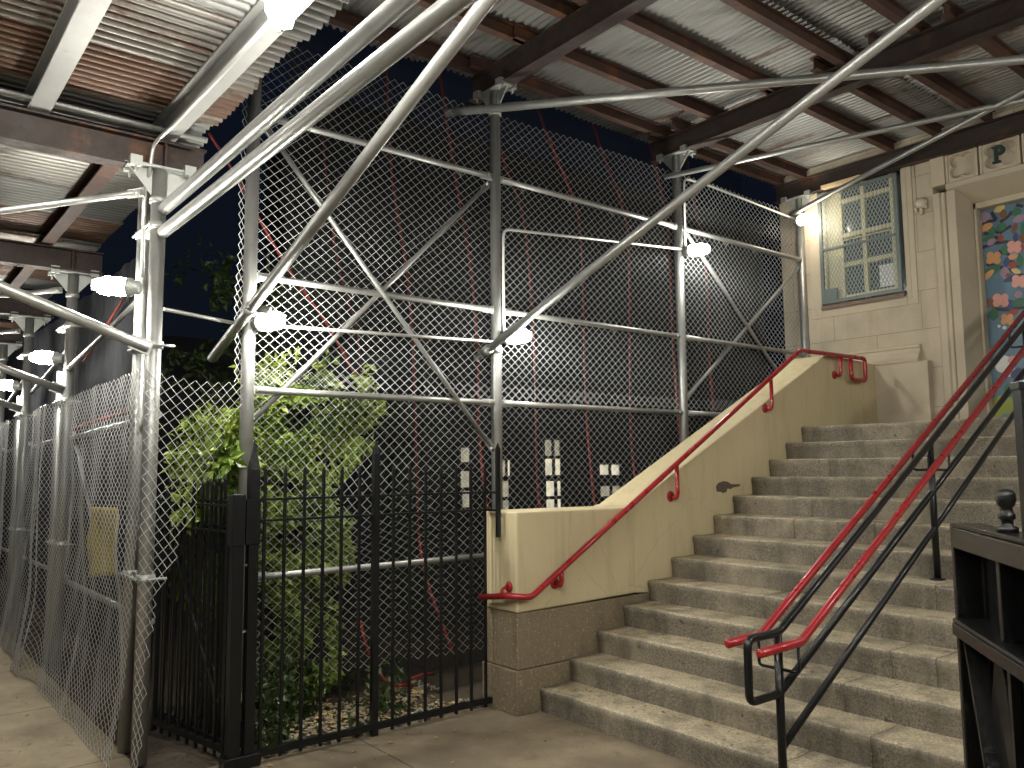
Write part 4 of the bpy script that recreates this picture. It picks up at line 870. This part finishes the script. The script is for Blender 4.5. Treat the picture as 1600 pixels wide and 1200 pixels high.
# ================================================================== DEBRIS NETS with red webbing
def net_sheet(f, nu, nv, mat, name, label, bands):
    b = MB(); vs = [f(i / nu, j / nv) for i in range(nu + 1) for j in range(nv + 1)]
    b.add(vs, [(i * (nv + 1) + j, (i + 1) * (nv + 1) + j, (i + 1) * (nv + 1) + j + 1, i * (nv + 1) + j + 1) for i in range(nu) for j in range(nv)], True)
    t = b.build(name, mat, fix=False); tag(t, label, 'netting', 'black debris nets')
    for pts, w in bands:
        pts = [Vector(p) for p in pts]; fine = []
        for a, c in zip(pts[:-1], pts[1:]):
            for k in range(8): fine.append(a.lerp(c, k / 8))
        fine.append(pts[-1]); 
        for _ in range(6): fine = [fine[0]] + [(fine[i - 1] + fine[i] * 2 + fine[i + 1]) / 4 for i in range(1, len(fine) - 1)] + [fine[-1]]
        bb = MB(); bb.tube(fine, w, 6); bb.build('red_webbing', strap_red, t)
    return t
NX = -1.95
def net_bulge(y, z): return .10 * noise.noise(Vector((y * .9, z * .35, 5))) + .05 * noise.noise(Vector((y * 3.1, z * .5, 8))) + .55 * max(0, 1 - z / .9) ** 2
def net_f(u, v):
    y = -1.2 + 6.6 * u; z = .02 + 6.6 * v
    return Vector((NX + net_bulge(y, z), y + .05 * noise.noise(Vector((y * 2, z, 3))), z))
def on_net(y, z): return Vector((NX + net_bulge(y, z) - .03, y, z))
B_ = []
SEAM = [[(-.85, 4.9), (-.77, 4.1), (-.66, 3.5), (-.45, 3.0), (-.40, 2.4)], [(-.20, 6.2), (-.12, 4.6), (0, 3.97), (.08, 3.6), (.14, 3.05), (.18, 2.4), (.22, .9), (.30, .1)], [(.35, 6.2), (.58, 5.0), (.83, 3.75), (.90, 2.85), (.94, 1.95), (.95, .2)], [(1.0, 6.2), (1.25, 5.1), (1.56, 4.5), (1.63, 3.48), (1.66, 2.64), (1.70, 1.36), (1.7, .2)],
        [(1.6, 6.4), (1.83, 5.6), (2.37, 4.68), (2.40, 3.94), (2.42, 2.32), (2.42, .3)], [(2.4, 6.4), (2.60, 5.6), (3.22, 4.75), (3.17, 3.03), (3.10, 2.05), (3.1, .3)], [(3.5, 6.2), (3.95, 4.97), (3.98, 4.23), (3.95, 3.1), (3.9, .3)], [(4.3, 6), (4.66, 4.17), (4.64, 3.15), (4.6, .3)]]
for sm_ in SEAM:
    B_.append(([on_net(y, z) for y, z in sm_], .0155 if sm_[0][0] > -.5 else .008))
B_.append(([(-1.7, -1.93, 4.42), (-1.75, -1.72, 4.19), (-1.8, -1.46, 3.82), (-1.82, -1.17, 3.41), (-1.84, -.88, 3.10), (-1.86, -.62, 2.74), (-1.86, -.3, 2.2)], .011))
net_sheet(net_f, 66, 60, net_m, 'debris_net', 'tall black see-through debris net with red webbing behind the entrance chain-link', B_)
def net2_f(u, v):
    x = -2.7 - 9.0 * u; z = .02 + 3.75 * v
    return Vector((x, -1.98 + .05 * noise.noise(Vector((x * 1.1, z * .6, 2))) + .05 * noise.noise(Vector((x * 3.3, z * 1.0, 6))) + .02 * noise.noise(Vector((x * 9, z * 3.5, 16))), z))
net_sheet(net2_f, 220, 60, net_thick, 'debris_net', 'wrinkled dark net hanging behind the sidewalk chain-link', [([(-2.3, -2.10, 2.33), (-3.3, -2.09, 2.28), (-4.4, -2.10, 2.25), (-6, -2.08, 2.2)], .026), ([(-2.72, -2.07, 3.6), (-3.6, -2.08, 3.35), (-5.2, -2.07, 2.95)], .014)])
# rumpled red strips on the ground at the net foot
for k, (pts, lab) in enumerate((([(-1.15, -.42, .06), (-1.12, -.28, .10), (-1.17, -.15, .07)], 'short red strip lying on the foot of the net behind the pebbles'), ([(-1.32, -.75, .55), (-1.2, -.72, .25), (-1.08, -.62, .07), (-1.05, -.42, .05)], 'longer red strip trailing down the foot of the net'))):
    b = MB(); b.tube(fillet(pts, .1), .014, 6); tag(b.build('red_strip', strap_red), lab, 'strap')

# ================================================================== VEGETATION
def leaves(b, n, sampler, size, seed, up_=.35):
    rr = random.Random(seed)
    for _ in range(n):
        p, out = sampler(rr); s = size * rr.uniform(.6, 1.35)
        d = (Vector(out) * .8 + Vector((rr.gauss(0, .6), rr.gauss(0, .6), rr.gauss(0, .6) + up_ - .5))).normalized()
        nrm = (Vector(out) + Vector((rr.gauss(0, .6), rr.gauss(0, .6), .5 + rr.gauss(0, .5)))).normalized()
        sd_ = d.cross(nrm)
        if sd_.length < .05: continue
        sd_.normalize(); nn = sd_.cross(d); w = s * .30
        b.add([p, p + d * s * .45 + sd_ * w + nn * s * .10, p + d * s - nn * s * .12, p + d * s * .45 - sd_ * w + nn * s * .10], [(0, 1, 2), (0, 2, 3)])
def blob_sampler(blobs, fr=.35, gap=2.4, thr=-.08, seed=0):
    wts = [r[0] * r[1] + r[1] * r[2] + r[0] * r[2] for c, r in blobs]
    def f(rr):
        while True:
            c, r = rr.choices(blobs, wts)[0]
            v = Vector((rr.gauss(0, 1), rr.gauss(0, 1), rr.gauss(0, 1))).normalized(); k = 1 - fr * rr.random() ** 1.5
            p = Vector((c[0] + v.x * r[0] * k, c[1] + v.y * r[1] * k, c[2] + v.z * r[2] * k))
            p += v * .12 * noise.noise(p * 3.3)
            if p.z < .03: continue
            if noise.noise(p * gap + Vector((seed, 0, 0))) < thr: continue
            return p, v
    return f
bush = thing('ivy_bush', (-1.5, -1.2, 0), 'large sunless bright green leafy bush behind the chain-link, lit by the lamp on its post'.replace('sunless ', ''), 'bush')
blobs = [((-1.50, -1.30, 2.12), (.36, .62, .50)), ((-1.50, -.80, 2.22), (.26, .30, .32)), ((-1.45, -1.5, 1.45), (.34, .50, .60)), ((-1.55, -1.75, 1.80), (.34, .40, .50)), ((-1.45, -1.2, 1.15), (.3, .36, .55)), ((-1.4, -1.3, .5), (.32, .36, .5)), ((-1.5, -1.9, 1.2), (.3, .3, .5))]
b = MB(); leaves(b, 17000, blob_sampler(blobs, .5, 3.6, -.02), .064, 4)
# shoots standing out of the crown
rr = random.Random(9)
for (x, y, z, h) in ((-1.4, -1.35, 2.5, .22), (-1.4, -1.05, 2.55, .14), (-1.45, -.62, 2.45, .20), (-1.5, -1.6, 2.35, .15)):
    for k in range(14):
        p = Vector((x + rr.gauss(0, .03), y + rr.gauss(0, .04), z + h * k / 14)); leaves(b, 1, lambda q, p=p: (p, Vector((rr.gauss(0, 1), rr.gauss(0, 1), .5)).normalized()), .075, rr.random())
b.build('foliage', leaf_ivy, bush, fix=False)
b = MB()
for (x0, y0, x1, y1, z1) in ((-1.5, -1.2, -1.5, -1.0, 2.2), (-1.52, -1.3, -1.45, -1.6, 2.0), (-1.48, -1.15, -1.4, -1.3, 1.9), (-1.5, -1.25, -1.6, -1.8, 1.7)):
    b.tube([(x0, y0, 0), (x0 * .6 + x1 * .4 + .03, y0 * .6 + y1 * .4, z1 * .4), (x1 - .03, y1 + .04, z1 * .75), (x1, y1, z1)], [.03, .024, .016, .006], 7)
b.build('stem', bark, bush)
sp = thing('ivy_sprig', (-.98, -2.0, 1.4), 'leafy sprig poking out beside the bush post above the folded gate', 'bush')
b = MB(); leaves(b, 420, blob_sampler([((-.95, -1.98, 1.82), (.13, .17, .13)), ((-.95, -2.08, 1.66), (.12, .17, .14)), ((-.95, -2.12, 1.5), (.10, .15, .1))], .6, 5, -.2), .085, 77); b.build('foliage', leaf_ivy, sp, fix=False)
b = MB(); b.tube([(-1.3, -1.8, 1.2), (-1.1, -1.95, 1.5), (-.97, -2.03, 1.75)], [.012, .008, .004], 6); b.build('stem', bark, sp)
b2 = thing('dark_shrub', (-3.1, .8, 0), 'dim upright shrub seen through the black net behind the orange lit webbing', 'bush')
b = MB(); leaves(b, 3200, blob_sampler([((-2.9, .85, 1.75), (.35, .34, .75)), ((-2.9, .75, .9), (.35, .32, .7)), ((-2.9, .6, 2.3), (.25, .2, .3))], .5, 2.5, -.1, 3), .085, 14); b.build('foliage', leaf_dark, b2, fix=False)
b = MB(); b.tube([(-2.9, .8, 0), (-2.92, .8, 1.2), (-2.9, .75, 2.2)], [.035, .025, .008], 7); b.build('stem', bark, b2)
def tree(x, y, h, rad, label, n, seed):
    t = thing('dark_tree', (x, y, 0), label, 'tree', 'dim trees beyond the nets'); rr = random.Random(seed)
    b = MB(); b.tube([(x, y, 0), (x + .05, y + .04, h * .4), (x - .04, y, h * .7), (x, y, h)], [.09, .075, .05, .015], 9); cl = []
    for k in range(12):
        a = rr.uniform(0, 6.28); z = h * rr.uniform(.45, .95); L = rad * rr.uniform(.5, 1); e = Vector((x + math.cos(a) * L, y + math.sin(a) * L, z + rr.uniform(.1, .5)))
        b.tube([(x, y, z - .2), ((x + e.x) / 2, (y + e.y) / 2, z + .1), tuple(e)], [.03, .018, .005], 6); cl.append((tuple(e), (.42, .42, .26))); cl.append((((x + e.x) / 2, (y + e.y) / 2, z + .15), (.35, .35, .22)))
    b.build('trunk', bark, t); b = MB(); leaves(b, n, blob_sampler(cl, .8, 2.2, -.05, seed), .10, seed); b.build('crown', leaf_dark, t, fix=False)
tree(-4.1, -.45, 4.2, .8, 'faint tree showing between the corner post and the bush post', 3600, 21)
tree(-6.5, 3.2, 5.8, 1.5, 'faint tree deep behind the upper chain-link, beyond the shrub', 3600, 33)
# weeds at the foot of the fences
wd2 = MB()
def weed_s(rr):
    while True:
        x, y = rr.uniform(-1.5, -.36), rr.uniform(-2.0, -.3)
        if noise.noise(Vector((x * 2.3, y * 2.3, 4))) > .0 + .5 * (y + 1.6): return Vector((x, y, rr.random() ** 2 * .38)), Vector((rr.gauss(0, .7), rr.gauss(0, .7), .5)).normalized()
leaves(wd2, 1500, weed_s, .07, 6, .8)
tag(wd2.build('weeds', leaf_dark, fix=False), 'low weeds growing at the foot of the black pickets', 'weeds', kind='stuff')
pb = MB(); rr = random.Random(12)
def stone(b, p, s, rr):
    bm = bmesh.new(); bmesh.ops.create_icosphere(bm, subdivisions=1, radius=1); sc = Vector((s * rr.uniform(.7, 1.3), s * rr.uniform(.7, 1.3), s * rr.uniform(.45, .8))); vs = [Vector((v.co.x * sc.x, v.co.y * sc.y, v.co.z * sc.z)) * rr.uniform(.88, 1.1) + p for v in bm.verts]; fs = [tuple(v.index for v in f.verts) for f in bm.faces]; bm.free(); b.add(vs, fs, True)
for _ in range(1100):
    x = rr.uniform(-1.25, -.33); y = rr.uniform(-1.9, -.25)
    if noise.noise(Vector((x * 2, y * 2, 8))) < -.22: continue
    stone(pb, Vector((x, y, .018)), rr.uniform(.008, .021), rr)
tag(pb.build('gravel', pebble_m, fix=False), 'pale pebbles scattered over the bed behind the pickets', 'gravel', kind='stuff')
def litter(n, area, seed, s):
    b = MB(); rr = random.Random(seed)
    for _ in range(n):
        x0, x1, y0, y1, zf = rr.choice(area); x = rr.uniform(x0, x1); y = rr.uniform(y0, y1); z = zf + .006; a = rr.uniform(0, 6.28); L = s * rr.uniform(.6, 1.4); d = Vector((math.cos(a), math.sin(a), rr.uniform(-.05, .2))); q = Vector((-math.sin(a), math.cos(a), rr.uniform(-.3, .3)))
        p = Vector((x, y, z)); b.add([p, p + d * L * .5 + q * L * .25 + Vector((0, 0, .006)), p + d * L, p + d * L * .5 - q * L * .25 + Vector((0, 0, .008))], [(0, 1, 2), (0, 2, 3)])
    return b
tag(litter(420, [(-1.2, -.34, -1.95, -.4, .02)], 2, .05).build('leaf_litter', paper_leaf, fix=False), 'dry fallen leaves lying among the pebbles in the bed', 'fallen leaves', kind='stuff')
tag(litter(110, [(-.3, 2.0, -1.2, -.05, 0), (-.25, .6, -2.0, -.3, 0), (-3, 0, -3.6, -2.7, 0), (.1, 2.0, .05, .25, .165), (.2, 2, .65, .85, .495)], 7, .035).build('leaf_litter', paper_leaf, fix=False), 'few dry leaves scattered on the pavement and steps', 'fallen leaves', kind='stuff')

# ================================================================== THINGS BEHIND THE STREET CHAIN-LINK
b = MB(); nn = 14; vs = []
for i in range(nn + 1):
    for j in range(nn + 1):
        u, v = i / nn, j / nn; x = -2.35 - .85 * u - .15 * u * v; z = 1.47 - .62 * v - .02 * u + .10 * v * (1 - u)
        vs.append((x, -2.33 + .05 * noise.noise(Vector((x * 3, z * 3, 4))), z))
b.add(vs, [(i * (nn + 1) + j, (i + 1) * (nn + 1) + j, (i + 1) * (nn + 1) + j + 1, i * (nn + 1) + j + 1) for i in range(nn) for j in range(nn)], True)
o = b.build('yellow_cover', yellow_cloth, fix=False); md = o.modifiers.new('thickness', 'SOLIDIFY'); md.thickness = .006; tag(o, 'faded yellow plastic cover hung behind the sidewalk chain-link', 'cover')
b = MB(); b.tube([(-4.0, -2.33, 2.0), (-3.45, -2.30, 1.38), (-3.1, -2.3, .95)], .016, 8); tag(b.build('leaning_pole', galv), 'thin pale pole leaning behind the sidewalk chain-link beside the yellow cover', 'pole')
# ================================================================== FAR BUILDING WITH LIT WINDOWS
fb = thing('far_building', (-14.5, 12, 0), 'dark building across the yard with a few lit windows beyond the net', 'building')
b = MB(); b.box(-18, -14.1, 5, 24, -.2, 11); b.build('wall', dark_brick, fb)
b = MB(); b.box(-18.1, -14.0, 4.9, 24.1, 11, 11.3); b.build('roof', dark_brick, fb)
def farwin(y0, y1, z0, z1, m):
    f = MB(); w = .05; f.box(-14.1, -14.04, y0 - w, y1 + w, z0 - w, z0); f.box(-14.1, -14.04, y0 - w, y1 + w, z1, z1 + w); f.box(-14.1, -14.04, y0 - w, y0, z0, z1); f.box(-14.1, -14.04, y1, y1 + w, z0, z1)
    o = f.build('window', dark_metal, fb); p = MB(); p.box(-14.09, -14.07, y0, y1, z0, z1); p.build('pane', m, o)
for (y0, y1, z0, z1, br) in ((9.2, 9.5, 1.9, 2.3, 0), (9.2, 9.5, 1.2, 1.65, 0), (9.25, 9.55, .65, 1.1, 0), (10.6, 10.78, 1.5, 1.95, 0), (10.86, 10.95, 1.5, 1.95, 1), (10.65, 10.9, .9, 1.35, 0), (10.65, 10.9, .4, .8, 0),
    (12.3, 12.57, 2.08, 2.56, 0), (12.68, 12.9, 2.08, 2.56, 0), (12.3, 12.59, 1.5, 1.99, 1), (12.70, 12.92, 1.5, 1.99, 1), (12.33, 12.66, .87, 1.32, 1), (12.78, 12.92, .87, 1.32, 1), (12.33, 12.66, .35, .77, 1), (12.78, 12.92, .35, .77, 1),
    (14.6, 15.0, 1.48, 1.80, 1), (15.12, 15.5, 1.47, 1.80, 1), (14.62, 15.04, .8, 1.12, 0), (15.15, 15.5, .8, 1.12, 0)):
    farwin(y0, y1, z0, z1, lit_bright if br else lit_dim)
b = MB(); b.box(-11, -10.8, -1.6, 5, -.2, 4.2); tag(b.build('dark_hoarding', far_wall_m), 'unlit dark wall closing the yard behind the faint trees', 'wall')
# ================================================================== THE OTHER SIDE OF THE SHED, AND ADDED FILL LAMPS (outside the frame)
for k, (y, zl) in enumerate(((PY[1], 2.9), (PY[2], 4.0), (PY[3], 4.7))):
    shed_post(5.1, y, 5.105, 'scaffold post on the far side of the steps, %s from the street, outside the picture' % ORDN[k], (1, 0, 0))
UNSEEN_LAMPS = [((6.2, -3.3, 3.96), (0, .1, -1)), ((6.0, -5.2, 3.96), (0, .1, -1)), ((4.98, PY[0], 3.0), (-.6, -.6, .05)), ((3.2, -4.8, 3.96), (0, .1, -1)), ((4.98, PY[1], 3.1), (-.6, -.6, .05)), ((4.98, PY[2], 4.2), (-.6, -.6, .05)), ((2.6, -2.63, 3.96), (.05, .1, -1)), ((3.9, -3.33, 3.96), (0, .1, -1)), ((1.6, -4.1, 3.96), (0, .1, -1)), ((-1.5, -4.1, 3.96), (0, .1, -1))]  # far-side lamps inferred, more added under the street deck; all brightened as fill
for k, (p, d) in enumerate(UNSEEN_LAMPS):
    lamp(p, d, '%s unseen caged lamp continuing the shed string, brightened as fill, outside the picture' % ORDN[k], lamp_full)
